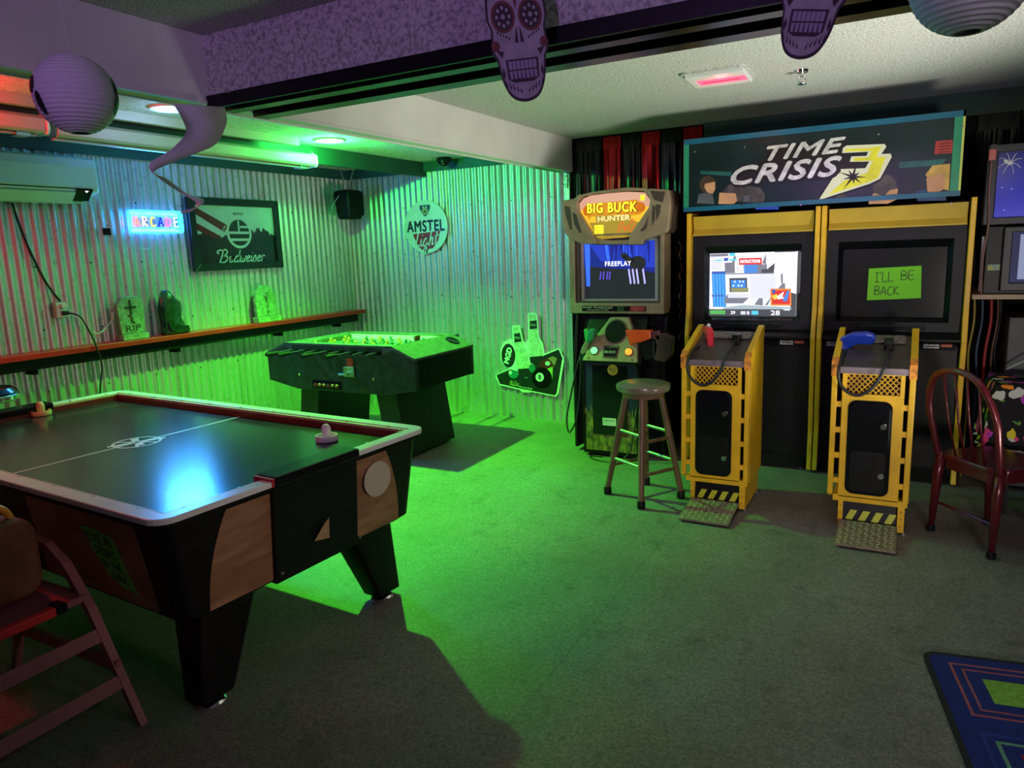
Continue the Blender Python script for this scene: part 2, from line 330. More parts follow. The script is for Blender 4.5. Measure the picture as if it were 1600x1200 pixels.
GL = {  # pen-stroke glyphs: (advance, [strokes])
 'I': (0.5, [[(0.05, 1), (0.45, 1)], [(0.25, 1), (0.25, 0)], [(0.05, 0), (0.45, 0)]]), "'": (0.2, [[(0.12, 1.05), (0.06, 0.8)]]),
 'L': (0.55, [[(0.1, 1), (0.08, 0), (0.5, 0.03)]]), 'B': (0.7, [[(0.1, 0), (0.12, 1), (0.5, 0.92), (0.5, 0.62), (0.14, 0.52), (0.58, 0.42), (0.55, 0.08), (0.08, 0.0)]]),
 'E': (0.65, [[(0.55, 1), (0.1, 0.97), (0.1, 0.03), (0.55, 0.0)], [(0.1, 0.5), (0.48, 0.52)]]), 'A': (0.7, [[(0.05, 0), (0.33, 1), (0.6, 0)], [(0.14, 0.35), (0.52, 0.38)]]),
 'C': (0.65, [[(0.55, 0.85), (0.3, 1), (0.08, 0.6), (0.12, 0.15), (0.35, 0.0), (0.58, 0.15)]]), 'K': (0.7, [[(0.1, 1), (0.1, 0)], [(0.55, 0.95), (0.12, 0.45), (0.66, 0.0)]]),
 'P': (0.65, [[(0.1, 0), (0.12, 1), (0.5, 0.95), (0.52, 0.6), (0.12, 0.5)]]), 'S': (0.6, [[(0.5, 0.9), (0.25, 1), (0.1, 0.75), (0.42, 0.45), (0.45, 0.12), (0.2, 0.0), (0.05, 0.12)]]),
 'N': (0.75, [[(0.1, 0), (0.1, 1), (0.55, 0.0), (0.58, 1)]]), 'O': (0.75, [[(0.35, 1), (0.08, 0.6), (0.15, 0.1), (0.42, 0.0), (0.65, 0.45), (0.5, 0.92), (0.33, 1)]]),
 'D': (0.75, [[(0.1, 0), (0.1, 1), (0.5, 0.85), (0.6, 0.4), (0.42, 0.05), (0.08, 0)]]), 'R': (0.7, [[(0.1, 0), (0.12, 1), (0.5, 0.93), (0.5, 0.6), (0.14, 0.5), (0.6, 0.0)]]),
 'T': (0.65, [[(0.02, 0.98), (0.6, 1)], [(0.3, 1), (0.3, 0)]]), 'H': (0.7, [[(0.1, 1), (0.1, 0)], [(0.55, 1), (0.55, 0)], [(0.1, 0.5), (0.55, 0.52)]]), ' ': (0.45, []),
 # cursive
 'b!': (0.95, [[(-0.1, 0.72), (-0.3, 0.85), (-0.1, 1.0), (0.25, 0.95), (0.2, 0.5), (0.08, 0.02)], [(0.12, 0.9), (0.45, 1.05), (0.68, 0.85), (0.5, 0.6), (0.28, 0.52)], [(0.28, 0.52), (0.7, 0.5), (0.75, 0.2), (0.45, 0.0), (0.15, 0.05)]]),
 'u': (0.5, [[(0.0, 0.3), (0.1, 0.5), (0.08, 0.1), (0.22, 0.0), (0.38, 0.2), (0.42, 0.5)], [(0.42, 0.5), (0.4, 0.08), (0.5, 0.08)]]), 'd': (0.52, [[(0.4, 0.42), (0.2, 0.5), (0.04, 0.2), (0.15, 0.0), (0.35, 0.15), (0.44, 0.6), (0.47, 1.0)], [(0.45, 0.9), (0.4, 0.08), (0.52, 0.08)]]),
 'w': (0.66, [[(0.02, 0.4), (0.1, 0.5), (0.08, 0.1), (0.2, 0.0), (0.32, 0.2), (0.34, 0.48)], [(0.34, 0.48), (0.33, 0.08), (0.45, 0.02), (0.58, 0.3), (0.58, 0.5), (0.66, 0.42)]]),
 'e': (0.42, [[(0.05, 0.2), (0.25, 0.3), (0.34, 0.45), (0.2, 0.5), (0.06, 0.25), (0.15, 0.0), (0.42, 0.12)]]), 'i': (0.28, [[(0.05, 0.3), (0.13, 0.5), (0.1, 0.08), (0.28, 0.1)], [(0.17, 0.72), (0.2, 0.76)]]),
 's': (0.4, [[(0.0, 0.1), (0.2, 0.55), (0.32, 0.2), (0.2, 0.0), (0.05, 0.06)], [(0.25, 0.05), (0.4, 0.12)]]), 'r': (0.4, [[(0.02, 0.3), (0.12, 0.52), (0.16, 0.4), (0.1, 0.0)], [(0.14, 0.3), (0.25, 0.5), (0.42, 0.45)]]),
 'm!': (0.9, [[(0.0, 0.1), (0.15, 0.9), (0.2, 1.0), (0.22, 0.1)], [(0.22, 0.3), (0.45, 1.0), (0.48, 0.1)], [(0.48, 0.3), (0.7, 1.0), (0.72, 0.1), (0.9, 0.1)]]),
 'l!': (0.55, [[(0.35, 1.0), (0.25, 0.5), (0.12, 0.02), (0.3, 0.05), (0.55, 0.15)]]), 'g': (0.5, [[(0.4, 0.42), (0.2, 0.5), (0.04, 0.2), (0.15, 0.0), (0.36, 0.2), (0.42, 0.5)], [(0.42, 0.5), (0.32, -0.3), (0.1, -0.5), (0.02, -0.3), (0.5, 0.12)]]),
 'h': (0.5, [[(0.2, 1.0), (0.08, 0.0)], [(0.1, 0.2), (0.28, 0.5), (0.38, 0.4), (0.34, 0.05), (0.5, 0.1)]]), 't': (0.4, [[(0.22, 0.85), (0.14, 0.1), (0.4, 0.12)], [(0.02, 0.55), (0.4, 0.6)]]),
}
def pen(name, glyphs, mat, parent, pos, face, h, wd, shear=0.0, local=False, smooth=True, jitter=0.0, roll=0.0, width=None, fat=None):
    tot = sum(GL[g][0] for g in glyphs); kx = (width / (tot * h)) if width else 1.0; mb = MB(); x = -tot / 2
    for g in glyphs:
        adv, st = GL[g]; dy = random.uniform(-jitter, jitter)
        for q in st:
            pts = [((x + p[0] + shear * p[1]) * h * kx, (p[1] - 0.5 + dy) * h) for p in q]
            sp = [(p.x, p.y) for p in spline(pts, 5)] if smooth and len(pts) > 2 else pts
            ribbon(mb, sp, wd)
        x += adv
    o = mb.build(name, mat, parent, local=True, recalc=False)
    return place(o, parent, pos, face, local, roll)
# ================================================================== SETTING
struct(bxo('floor', FLOOR, None, -0.2, 8.6, -9.2, 0.2, -0.12, 0.0))
WALLDK = M('dark_painted_wall', (0.10, 0.085, 0.10), 0.8, var=0.15, vscale=3)
wl = struct(bxo('wall_left', WALLDK, None, -0.2, -0.025, -9.2, 0.2, 0.0, 2.7))
wb = struct(bxo('wall_back', BLACKM, None, -0.025, 8.6, 0.025, 0.2, 0.0, 2.7))
struct(bxo('wall_right', WALLDK, None, 8.45, 8.6, -9.2, 0.025, 0.0, 2.7))
struct(bxo('wall_front', WALLDK, None, -0.025, 8.45, -9.2, -9.0, 0.0, 2.7))
ce = struct(bxo('ceiling', POP, None, 2.55, 8.45, -9.0, 0.025, 2.54, 2.7))
bxo('alcove_ceiling', POP, ce, -0.025, 2.45, -9.0, 0.025, 2.48, 2.7)
PITCH = 0.0677
def sheet(parent, axis, a0, n, z0, z1, lift, ph):
    mb = MB(); k = 8; cols = []
    for i in range(n * k + 1):
        t = i / k; d = 0.009 * math.cos(2 * PI * t) + lift; a = a0 + t * PITCH; cols.append((a, d))
    zs = [z0, z0 + (z1 - z0) * 0.35, z0 + (z1 - z0) * 0.7, z1]; vs = []; fs = []
    for a, d in cols:
        for z in zs: vs.append((d, a, z) if axis == 'x' else (a, -d, z))
    for i in range(len(cols) - 1):
        for j in range(3):
            fs.append((i * 4 + j, (i + 1) * 4 + j, (i + 1) * 4 + j + 1, i * 4 + j + 1))
    mb.add(vs, fs); return mb.build('corrugated_sheet', GALV, parent, smooth=True, recalc=False)
a = -0.003
for i in range(8):
    n = 9; a -= n * PITCH
    sheet(wl, 'x', a, n, 0.0, 2.40 + (0.03 if i == 4 else 0), -0.0095 + (0.0025 if i % 2 else 0), 0)
a = 0.0
for i in range(5):
    n = 9 if i < 4 else 1
    sheet(wb, 'y', a, n, 0.0, 2.40, -0.0095 + (0.0025 if i % 2 else 0), 0); a += n * PITCH
bxo('corner_flashing', GALV, wb, a - 0.01, a + 0.03, -0.012, 0.03, 0.0, 2.40)
# nail heads on the sheets
nm = MB()
for yy in [-0.4 - 0.407 * k for k in range(9)]:
    for zz in (0.75, 1.18, 1.62, 2.05): nm.sphere((0.004, yy + random.uniform(-.02, .02), zz + random.uniform(-.02, .02)), (0.004, 0.007, 0.007), 6, 4)
for xx in [0.3 + 0.406 * k for k in range(6)]:
    for zz in (0.75, 1.18, 1.62, 2.05): nm.sphere((xx + random.uniform(-.02, .02), -0.004, zz + random.uniform(-.02, .02)), (0.007, 0.004, 0.007), 6, 4)
nm.build('nail_heads', M('rusty_nail', (0.05, 0.04, 0.035), 0.7, 0.5, var=0.2), wl)['kind'] = 'stuff'
# long dropped beam between the alcove and the room
b1 = struct(MB().box(2.45, 2.555, -9.0, 0.02, 2.27, 2.70).build('trim_1', WHITE, None))
bxo('edge_bead', WHITE, b1, 2.44, 2.45, -9.0, 0.0, 2.262, 2.30); bxo('edge_bead', WHITE, b1, 2.545, 2.562, -9.0, 0.0, 2.262, 2.276)
# cross beam with the sliding-door track
b2 = struct(MB().box(2.556, 8.45, -3.80, -3.49, 2.292, 2.539).build('trim_2', STUCCO, None))
TRK = M('black_track_metal', (0.05, 0.045, 0.04), 0.25, 0.6, var=0.3, vscale=12)
bxo('track_fascia', BLACK, b2, 2.556, 8.45, -3.815, -3.80, 2.243, 2.295)
bxo('track_bed', BLACKM, b2, 2.556, 8.45, -3.80, -3.485, 2.272, 2.292)
bxo('track_rail', TRK, b2, 2.556, 8.45, -3.735, -3.675, 2.243, 2.272); bxo('track_rail', TRK, b2, 2.556, 8.45, -3.565, -3.485, 2.243, 2.272)
# alcove fascia, wall boards
struct(MB().box(0.955, 0.995, -9.0, 0.0, 2.345, 2.479).build('trim_3', DKGREEN, None))
t4 = struct(MB().box(0.0, 0.022, -9.0, 0.0, 2.388, 2.479).build('trim_4', TEAL, None, bevel=0.002))
struct(MB().box(0.022, 2.449, -0.03, -0.001, 2.388, 2.479).build('trim_5', TEAL, None, bevel=0.002))
t6 = struct(MB().box(3.72, 8.45, -0.04, 0.024, 2.385, 2.539).build('trim_6', DKGREEN, None))
struct(MB().box(1.155, 1.195, -9.0, -1.88, 2.425, 2.479).build('trim_7', CREAM, None))

# retracted screen housings under the alcove ceiling
for (y0, y1, zb, lab) in ((-6.2, -3.64, 2.315, 'cream projection screen housing nearest the viewer, glowing red, beside the paper lantern'), (-3.60, -1.60, 2.305, 'long cream projection screen housing with rounded end, lit green beside the downlight')):
    t = thing('screen_housing', lab, 'screen case', (1.06, (y0 + y1) / 2, zb), group='retracted screen housings')
    MB().prism([(1.005, zb + 0.01), (1.015, zb), (1.085, zb), (1.10, zb + 0.015), (1.10, zb + 0.075), (1.07, zb + 0.095), (1.005, zb + 0.095)], 'y', y0, y1 - 0.02).build('case', CREAM, t, bevel=0.004)
    MB().prism([(1.0, zb - 0.005), (1.09, zb - 0.005), (1.108, zb + 0.02), (1.105, zb + 0.08), (1.07, zb + 0.103), (1.0, zb + 0.103)], 'y', y1 - 0.02, y1).build('end_cap', WPLAS, t, bevel=0.006)
    MB().tube([(1.05 + 0.012 * math.cos(q), y1 - 0.01, zb + 0.112 + 0.012 * math.sin(q)) for q in [2 * PI * k / 12 for k in range(12)]], 0.003, 6, True).build('ring', STEEL, t)
    bxo('pull_bar', CREAM, t, 1.03, 1.06, y0, y1 - 0.05, zb - 0.014, zb - 0.002)
    bxo('bracket', STEEL, t, 1.0, 1.07, y1 - 0.16, y1 - 0.09, zb - 0.02, zb + 0.0)

# ---- downlights
def downlight(x, y, z, glow, lab, r=0.085):
    t = thing('downlight', lab, 'ceiling light', (x, y, z - 0.02), group='recessed alcove downlights')
    MB().lathe([(r, 0.0), (r + 0.025, 0.002), (r + 0.022, -0.012), (r, -0.010)], (x, y, z), 28).build('trim_ring', WPLAS, t, smooth='auto')
    MB().lathe([(0.001, -0.014), (r * 0.6, -0.012), (r, -0.006), (r, 0.0), (0.001, 0.0)], (x, y, z), 28).build('lens', glow, t, smooth=True)
downlight(1.30, -1.67, 2.48, E('green_lens', (0.45, 1.0, 0.35), 14), 'glowing green recessed downlight in the alcove ceiling')
downlight(1.445, -3.144, 2.48, E('blue_lens', (0.55, 0.72, 1.0), 1.0), 'pale blue recessed downlight behind the paper spiral')
downlight(1.28, -4.30, 2.48, E('red_lens', (1.0, 0.1, 0.1), 8), 'red recessed downlight over the near end of the alcove')
# red square ceiling light
t = thing('square_ceiling_light', 'square white ceiling fixture glowing red behind its slot', 'ceiling light', (4.20, -1.64, 2.505), math.radians(2))
MB().prism(rrect(-0.18, 0.18, -0.19, 0.19, 0.04), 'z', 0.022, 0.035).build('surround', POP, t, local=True)
mb = MB()
for x0, x1, y0, y1 in ((-0.155, 0.165, -0.155, -0.055), (-0.155, 0.165, 0.085, 0.155), (-0.155, -0.115, -0.055, 0.085), (0.150, 0.165, -0.055, 0.085)): mb.box(x0, x1, y0, y1, 0.005, 0.024)
mb.build('frame', WPLAS, t, local=True, bevel=0.003)
bxo('red_lens', E('red_slot', (1.0, 0.07, 0.13), 2.6), t, -0.115, 0.150, -0.055, 0.085, 0.006, 0.020, local=True)
bxo('divider', M('dark_red_bar', (0.2, 0.01, 0.02), 0.5, var=0.1), t, -0.09, 0.12, 0.012, 0.018, 0.003, 0.0065, local=True)
# sprinkler
t = thing('fire_sprinkler', 'chrome fire sprinkler head hanging from the white ceiling', 'sprinkler', (4.625, -1.464, 2.46))
MB().lathe([(0.035, 0.078), (0.032, 0.066), (0.012, 0.060), (0.012, 0.045), (0.001, 0.045)], (4.625, -1.464, 2.46), 20).build('escutcheon', CHROME, t, smooth='auto')
mb = MB()
for sx in (-1, 1): mb.tube([(4.625 + sx * 0.010, -1.464, 2.508), (4.625 + sx * 0.020, -1.464, 2.49), (4.625 + sx * 0.004, -1.464, 2.468)], 0.004, 6)
mb.build('frame_arms', CHROME, t, smooth=True)
MB().lathe([(0.001, 0.003), (0.022, 0.004), (0.024, 0.008), (0.001, 0.010)], (4.625, -1.464, 2.458), 16).build('deflector', CHROME, t)
# dome camera
t = thing('dome_camera', 'black dome security camera above the corrugated back wall', 'camera', (1.33, -0.16, 2.40))
MB().lathe([(0.07, 0.08), (0.075, 0.06), (0.065, 0.045)], (1.33, -0.16, 2.40), 20).build('base', BLACK, t, smooth='auto')
MB().sphere((1.33, -0.16, 2.445), (0.06, 0.06, 0.05)).build('dome', BLACKG, t, smooth=True)
mb = MB()
for q in range(4): mb.sphere((1.335 + 0.018 * (q % 2), -0.21 + 0.008 * (q // 2), 2.42 + 0.012 * (q // 2)), 0.005, 8, 5)
mb.build('infrared_leds', STEEL, t)
# ================================================================== LEFT WALL THINGS
t = thing('wall_shelf', 'long red-edged bar shelf across the corrugated wall', 'shelf', (0.08, -2.1, 0.93))
bxo('board', REDP, t, 0.0, 0.17, -4.3, -0.055, 1.012, 1.048, bevel=0.003)
bxo('support_rail', BLACK, t, 0.0, 0.12, -4.3, -0.13, 0.935, 1.011)
for yy in (-3.4, -2.3, -1.2, -0.4): bxo('bracket', BLACKM, t, 0.0, 0.10, yy, yy + 0.03, 0.90, 0.935)
# mini split
t = thing('air_conditioner', 'white wall-mounted air conditioner under the ceiling', 'air conditioner', (0.11, -3.38, 2.03))
pr = [(0.0, 2.335), (0.14, 2.345), (0.20, 2.325), (0.222, 2.27), (0.225, 2.14), (0.21, 2.105), (0.0, 2.04)]
MB().prism(pr, 'y', -3.95, -2.845).build('housing', WPLAS, t, bevel=0.012, seg=3)
MB().prism([(0.206, 2.108), (0.222, 2.128), (0.10, 2.05), (0.08, 2.055)], 'y', -3.85, -2.90).build('air_slot', BLACKM, t)
MB().prism([(0.208, 2.095), (0.215, 2.10), (0.15, 2.035), (0.12, 2.03), (0.12, 2.038)], 'y', -3.90, -3.01).build('louvre', WPLAS, t, bevel=0.002)
MB().prism([(0.226, 2.115), (0.232, 2.125), (0.16, 2.05), (0.152, 2.05)], 'y', -3.01, -2.895).build('display_window', BLACKG, t)
MB().poly([(0.2245, -2.955, 2.115), (0.2245, -2.925, 2.113), (0.2145, -2.935, 2.10)]).build('indicator', E('ac_led', (0.8, 0.75, 1.0), 2), t)
# neon sign
t = thing('neon_sign', 'glowing neon ARCADE sign in a double blue outline', 'neon sign', (0.06, -2.30, 1.85))
NY0, NY1, NZ0, NZ1 = -2.535, -2.075, 1.845, 2.005
MB().prism(rrect(NY0 - 0.01, NY1 + 0.01, NZ0 - 0.01, NZ1 + 0.01, 0.03), 'x', 0.030, 0.036).build('acrylic_back', M('clear_acrylic', (0.85, 0.93, 0.97), 0.08, var=0.02, trans=0.9), t)
NB = E('neon_blue', (0.006, 0.26, 1.0), 30); NB2 = E('neon_cyan', (0.012, 0.45, 1.0), 18)
MB().tube([(0.05, p[0], p[1]) for p in rrect(NY0, NY1, NZ0, NZ1, 0.025)], 0.005, 8, True).build('outer_tube', NB, t, smooth=True)
MB().tube([(0.05, p[0], p[1]) for p in rrect(NY0 + 0.018, NY1 - 0.018, NZ0 + 0.018, NZ1 - 0.018, 0.02)], 0.004, 8, True).build('inner_tube', NB2, t, smooth=True)
NEON = [('A', (1.0, 0.05, 0.04)), ('R', (1.0, 0.75, 0.6)), ('C', (1.0, 0.85, 0.05)), ('A', (0.01, 0.02, 0.75)), ('D', (1.0, 0.12, 0.7)), ('E', (0.9, 0.95, 1.0))]
for i, (g, c) in enumerate(NEON):
    mb = MB(); cy = NY0 + 0.06 + i * 0.068; adv, st = GL[g]
    for q in st: mb.tube([(0.052, cy + (p[0] - adv / 2) * 0.072, 1.925 + (p[1] - 0.5) * 0.072) for p in q], 0.0055, 8)
    mb.build('letter_tube', E('neon_letter_%d' % i, c, (12, 1.6, 1.8, 1.0, 2.5, 1.6)[i]), t, smooth=True)
for y0, y1 in ((-2.48, -2.44), (-2.13, -2.19)): MB().tube([(0.034, y0, NZ1 + 0.005), (0.03, y1, 2.14)], 0.0015, 6).build('hanging_wire', WCORD, t)
MB().tube(spline([(0.03, -2.33, NZ0), (0.035, -2.31, 1.80), (0.035, -2.36, 1.735), (0.035, -2.45, 1.72), (0.035, -2.55, 1.75), (0.03, -2.63, 1.82), (0.03, -2.68, 1.80), (0.03, -2.70, 1.6), (0.03, -2.72, 1.45)]), 0.0022, 6).build('cord', WCORD, t, smooth=True)
# switch box on the wall
t = thing('junction_box', 'small black box on the wall left of the neon sign', 'electrical box', (0.02, -2.70, 1.83))
bxo('case', BLACK, t, 0.004, 0.028, -2.725, -2.675, 1.825, 1.875, bevel=0.003); bxo('cover', BLACKG, t, 0.028, 0.031, -2.72, -2.68, 1.83, 1.87)
# beer mirror
t = thing('framed_mirror', 'black-framed beer advertising mirror with a striped bar design', 'mirror', (0.04, -1.51, 1.528))
Y0, Y1, Z0, Z1 = -2.005, -1.035, 1.528, 2.132; FW = 0.062
BFR = M('black_wood_frame', (0.014, 0.016, 0.022), 0.35, var=0.2, vscale=20)
for (q, ax) in (([(Y0, Z0), (Y1, Z0), (Y1 - FW, Z0 + FW), (Y0 + FW, Z0 + FW)], 0), ([(Y0, Z1), (Y1, Z1), (Y1 - FW, Z1 - FW), (Y0 + FW, Z1 - FW)], 0), ([(Y0, Z0), (Y0, Z1), (Y0 + FW, Z1 - FW), (Y0 + FW, Z0 + FW)], 0), ([(Y1, Z0), (Y1, Z1), (Y1 - FW, Z1 - FW), (Y1 - FW, Z0 + FW)], 0)):
    MB().prism(q, 'x', 0.012, 0.052).build('frame_rail', BFR, t, bevel=0.004)
MP = (M('mirror_pale', (0.62, 0.66, 0.66), 0.22, 0.35, var=0.05), M('mirror_dark', (0.012, 0.016, 0.018), 0.15, var=0.2), M('mirror_red', (0.16, 0.012, 0.02), 0.2, var=0.1))
iy0, iy1, iz0, iz1 = Y0 + FW, Y1 - FW, Z0 + FW, Z1 - FW
bxo('glass', MP[1], t, 0.012, 0.030, iy0, iy1, iz0, iz1)
mb = MB().mat(MP[0]); sk = [(iy0, 1.845)]
for k in range(60): sk.append((iy0 + 0.02 + (iy1 - iy0 - 0.03) * k / 59, 1.835 + 0.02 * math.sin(k * 0.31) + (random.uniform(-0.01, 0.055) if k > 34 else random.uniform(-0.02, 0.015))))
mb.flat([(iy0, iz1)] + sk + [(iy1, 1.87), (iy1, iz1)], 'x', 0.0306)
mb.mat(MP[2]); mb.flat([(iy0, 2.06), (iy0, 2.00), (-1.66, 1.85), (-1.60, 1.90)], 'x', 0.0310); mb.flat([(iy0, 1.93), (iy0, 1.87), (-1.78, 1.80), (-1.70, 1.80), (-1.70, 1.815)], 'x', 0.0310)
mb.mat(MP[1]); mb.flat(circ(-1.50, 1.845, 0.125, n=30), 'x', 0.0312)
mb.mat(MP[0])
def ringx(cy, cz, r0, r1, d, n=32):
    for k in range(n):
        a0, a1 = 2 * PI * k / n, 2 * PI * (k + 1) / n
        mb.flat([(cy + r0 * math.cos(a0), cz + r0 * math.sin(a0)), (cy + r1 * math.cos(a0), cz + r1 * math.sin(a0)), (cy + r1 * math.cos(a1), cz + r1 * math.sin(a1)), (cy + r0 * math.cos(a1), cz + r0 * math.sin(a1))], 'x', d)
ringx(-1.50, 1.845, 0.112, 0.136, 0.0316)
for zz, hw in ((1.845, 0.108), (1.785, 0.095)): mb.flat([(-1.50 - hw, zz - 0.011), (-1.50 + hw, zz - 0.011), (-1.50 + hw, zz + 0.011), (-1.50 - hw, zz + 0.011)], 'x', 0.0316)
mb.flat([(-1.508, 1.855), (-1.492, 1.855), (-1.492, 1.95), (-1.508, 1.95)], 'x', 0.0316)
mb.flat([(-1.485, 1.885), (-1.40, 1.885), (-1.40, 1.905), (-1.485, 1.905)], 'x', 0.0316)
mb.build('printed_picture', None, t, recalc=False)
text('ring_lettering', 'MADE IN', MP[0], t, (0.0325, -1.655, 1.885), '+x', 0.032, roll=0.9); text('ring_lettering', 'USA', MP[0], t, (0.0325, -1.345, 1.865), '+x', 0.032, roll=-1.1)
text('ring_lettering', 'BREWED', MP[1], t, (0.0325, -1.49, 2.005), '+x', 0.03)
pen('brand_lettering', ['b!', 'u', 'd', 'w', 'e', 'i', 's', 'e', 'r'], MP[0], t, (0.0325, -1.50, 1.645), '+x', 0.105, 0.012, shear=0.28, width=0.50)
# outlet with plugs
t = thing('wall_outlet', 'cream outlet box on the wall with two plugs', 'outlet', (0.03, -3.12, 1.25))
bxo('box', CREAM, t, 0.006, 0.045, -3.165, -3.085, 1.255, 1.365, bevel=0.004); bxo('plate', WPLAS, t, 0.045, 0.050, -3.16, -3.09, 1.26, 1.36, bevel=0.002)
bxo('plug', WCORD, t, 0.05, 0.085, -3.14, -3.105, 1.325, 1.355, bevel=0.005); bxo('plug', CORD, t, 0.05, 0.09, -3.135, -3.10, 1.275, 1.305, bevel=0.006)
tag(MB().tube(spline([(0.03, -3.33, 2.03), (0.012, -3.30, 1.9), (0.012, -3.25, 1.7), (0.012, -3.18, 1.5), (0.02, -3.11, 1.37)]), 0.008, 8).build('power_cable', CORD, None, smooth=True), 'dark cable running from the air conditioner down to the outlet', 'cable')
tag(MB().tube(spline([(0.085, -3.118, 1.29), (0.14, -3.06, 1.26), (0.18, -3.02, 1.12), (0.185, -3.0, 1.03), (0.185, -2.98, 0.9), (0.10, -2.97, 0.7), (0.03, -2.97, 0.3), (0.03, -2.97, 0.02)]), 0.006, 8).build('outlet_cable', CORD, None, smooth=True), 'black cable hanging from the outlet over the red shelf edge', 'cable')
t = thing('adapter_cord', 'thin white cord looping from the outlet towards the neon sign', 'cord', (0.03, -2.9, 1.1))
MB().tube(spline([(0.085, -3.122, 1.34), (0.07, -3.05, 1.27), (0.05, -2.95, 1.15), (0.04, -2.88, 1.12), (0.035, -2.80, 1.17), (0.03, -2.74, 1.25), (0.03, -2.725, 1.35), (0.03, -2.72, 1.45)]), 0.004, 8).build('wire', WCORD, t, smooth=True)
MB().sphere((0.035, -2.752, 1.235), (0.012, 0.014, 0.03)).build('inline_switch', WCORD, t, smooth=True)
# tombstones and reaper on the shelf
STN = M('grey_foam_stone', (0.24, 0.26, 0.20), 0.85, var=0.3, vscale=30, bump=0.3, bscale=60); STN2 = M('dark_foam_stone', (0.05, 0.05, 0.045), 0.9, var=0.3, vscale=30)
BASEZ = 1.048
t = thing('coffin_tombstone', 'grey coffin-shaped RIP tombstone with a cross on the red shelf', 'tombstone', (0.09, -2.66, BASEZ), group='halloween tombstones on the shelf')
MB().box(0.06, 0.13, -2.755, -2.545, BASEZ, BASEZ + 0.045).build('plinth', STN, t, bevel=0.006)
MB().prism([(-2.75, BASEZ + 0.045), (-2.555, BASEZ + 0.045), (-2.55, BASEZ + 0.26), (-2.595, BASEZ + 0.325), (-2.72, BASEZ + 0.325), (-2.765, BASEZ + 0.26)], 'x', 0.075, 0.112).build('slab', STN, t, bevel=0.008)
bxo('cross', STN2, t, 0.112, 0.120, -2.668, -2.652, BASEZ + 0.18, BASEZ + 0.30, bevel=0.003); bxo('cross_arm', STN2, t, 0.112, 0.120, -2.705, -2.615, BASEZ + 0.235, BASEZ + 0.252, bevel=0.003)
text('lettering', 'RIP', STN2, t, (0.1135, -2.655, BASEZ + 0.085), '+x', 0.065, width=0.12, bold=0.002); 
MB().tube(spline([(0.114, -2.69, BASEZ + 0.19), (0.115, -2.66, BASEZ + 0.165), (0.115, -2.66, BASEZ + 0.14), (0.114, -2.635, BASEZ + 0.125)]), 0.005, 6).build('rose_stem', STN2, t)
t = thing('arched_tombstone', 'arched RIP tombstone with a small skull at the far shelf end', 'tombstone', (0.09, -1.33, BASEZ), group='halloween tombstones on the shelf')
MB().box(0.055, 0.135, -1.47, -1.20, BASEZ, BASEZ + 0.05).build('plinth', STN, t, bevel=0.006)
MB().prism([(-1.455, BASEZ + 0.05), (-1.215, BASEZ + 0.05), (-1.235, BASEZ + 0.22)] + circ(-1.345, BASEZ + 0.22, 0.11, 0.115, 10, 0, 180) + [(-1.465, BASEZ + 0.2)], 'x', 0.07, 0.108).build('slab', STN, t, bevel=0.008)
MB().sphere((0.11, -1.345, BASEZ + 0.255), (0.018, 0.032, 0.036)).build('skull_relief', STN, t, smooth=True)
for dy in (-0.012, 0.012): MB().sphere((0.127, -1.345 + dy, BASEZ + 0.26), (0.004, 0.007, 0.008), 8, 6).build('eye_socket', STN2, t)
for i, ch in enumerate('RIP'): text('lettering', ch, STN2, t, (0.1095, -1.338 + 0.004 * i, BASEZ + 0.19 - i * 0.055), '+x', 0.06, bold=0.002)
t = thing('reaper_figurine', 'glossy black hooded reaper figurine between the tombstones', 'figurine', (0.09, -2.30, BASEZ))
GB = M('glossy_black_resin', (0.015, 0.03, 0.025), 0.22, var=0.4, vscale=25, bump=0.5, bscale=25)
rg = []
for z, wy, wx, cy in ((0, 0.115, 0.055, -2.29), (0.03, 0.125, 0.06, -2.285), (0.06, 0.105, 0.05, -2.30), (0.12, 0.092, 0.045, -2.315), (0.19, 0.10, 0.048, -2.315), (0.25, 0.095, 0.045, -2.315), (0.285, 0.065, 0.04, -2.325), (0.325, 0.042, 0.035, -2.335), (0.352, 0.018, 0.02, -2.345)):
    rg.append([(0.09 + wx * math.cos(q) * (1 + 0.08 * math.sin(5 * q + z * 25)), cy + wy * math.sin(q) * (1 + 0.07 * math.sin(7 * q - z * 30)), BASEZ + z) for q in [2 * PI * k / 28 for k in range(28)]])
MB().loft(rg).build('robe', GB, t, smooth=True)
MB().sphere((0.118, -2.33, BASEZ + 0.30), (0.016, 0.024, 0.028)).build('skull_face', M('grey_bone', (0.16, 0.2, 0.18), 0.4, var=0.2), t, smooth=True)
MB().tube(spline([(0.14, -2.40, BASEZ + 0.01), (0.145, -2.40, BASEZ + 0.15), (0.14, -2.395, BASEZ + 0.27)]), 0.006, 6).build('staff', GB, t)
mb = MB()
for k in range(6): mb.tube(spline([(0.142, -2.39 + 0.005 * k, BASEZ + 0.15 - 0.02 * k), (0.15, -2.31, BASEZ + 0.08 - 0.012 * k), (0.147, -2.20, BASEZ + 0.055 - 0.008 * k)]), 0.005, 6)
mb.build('robe_folds', GB, t, smooth=True)
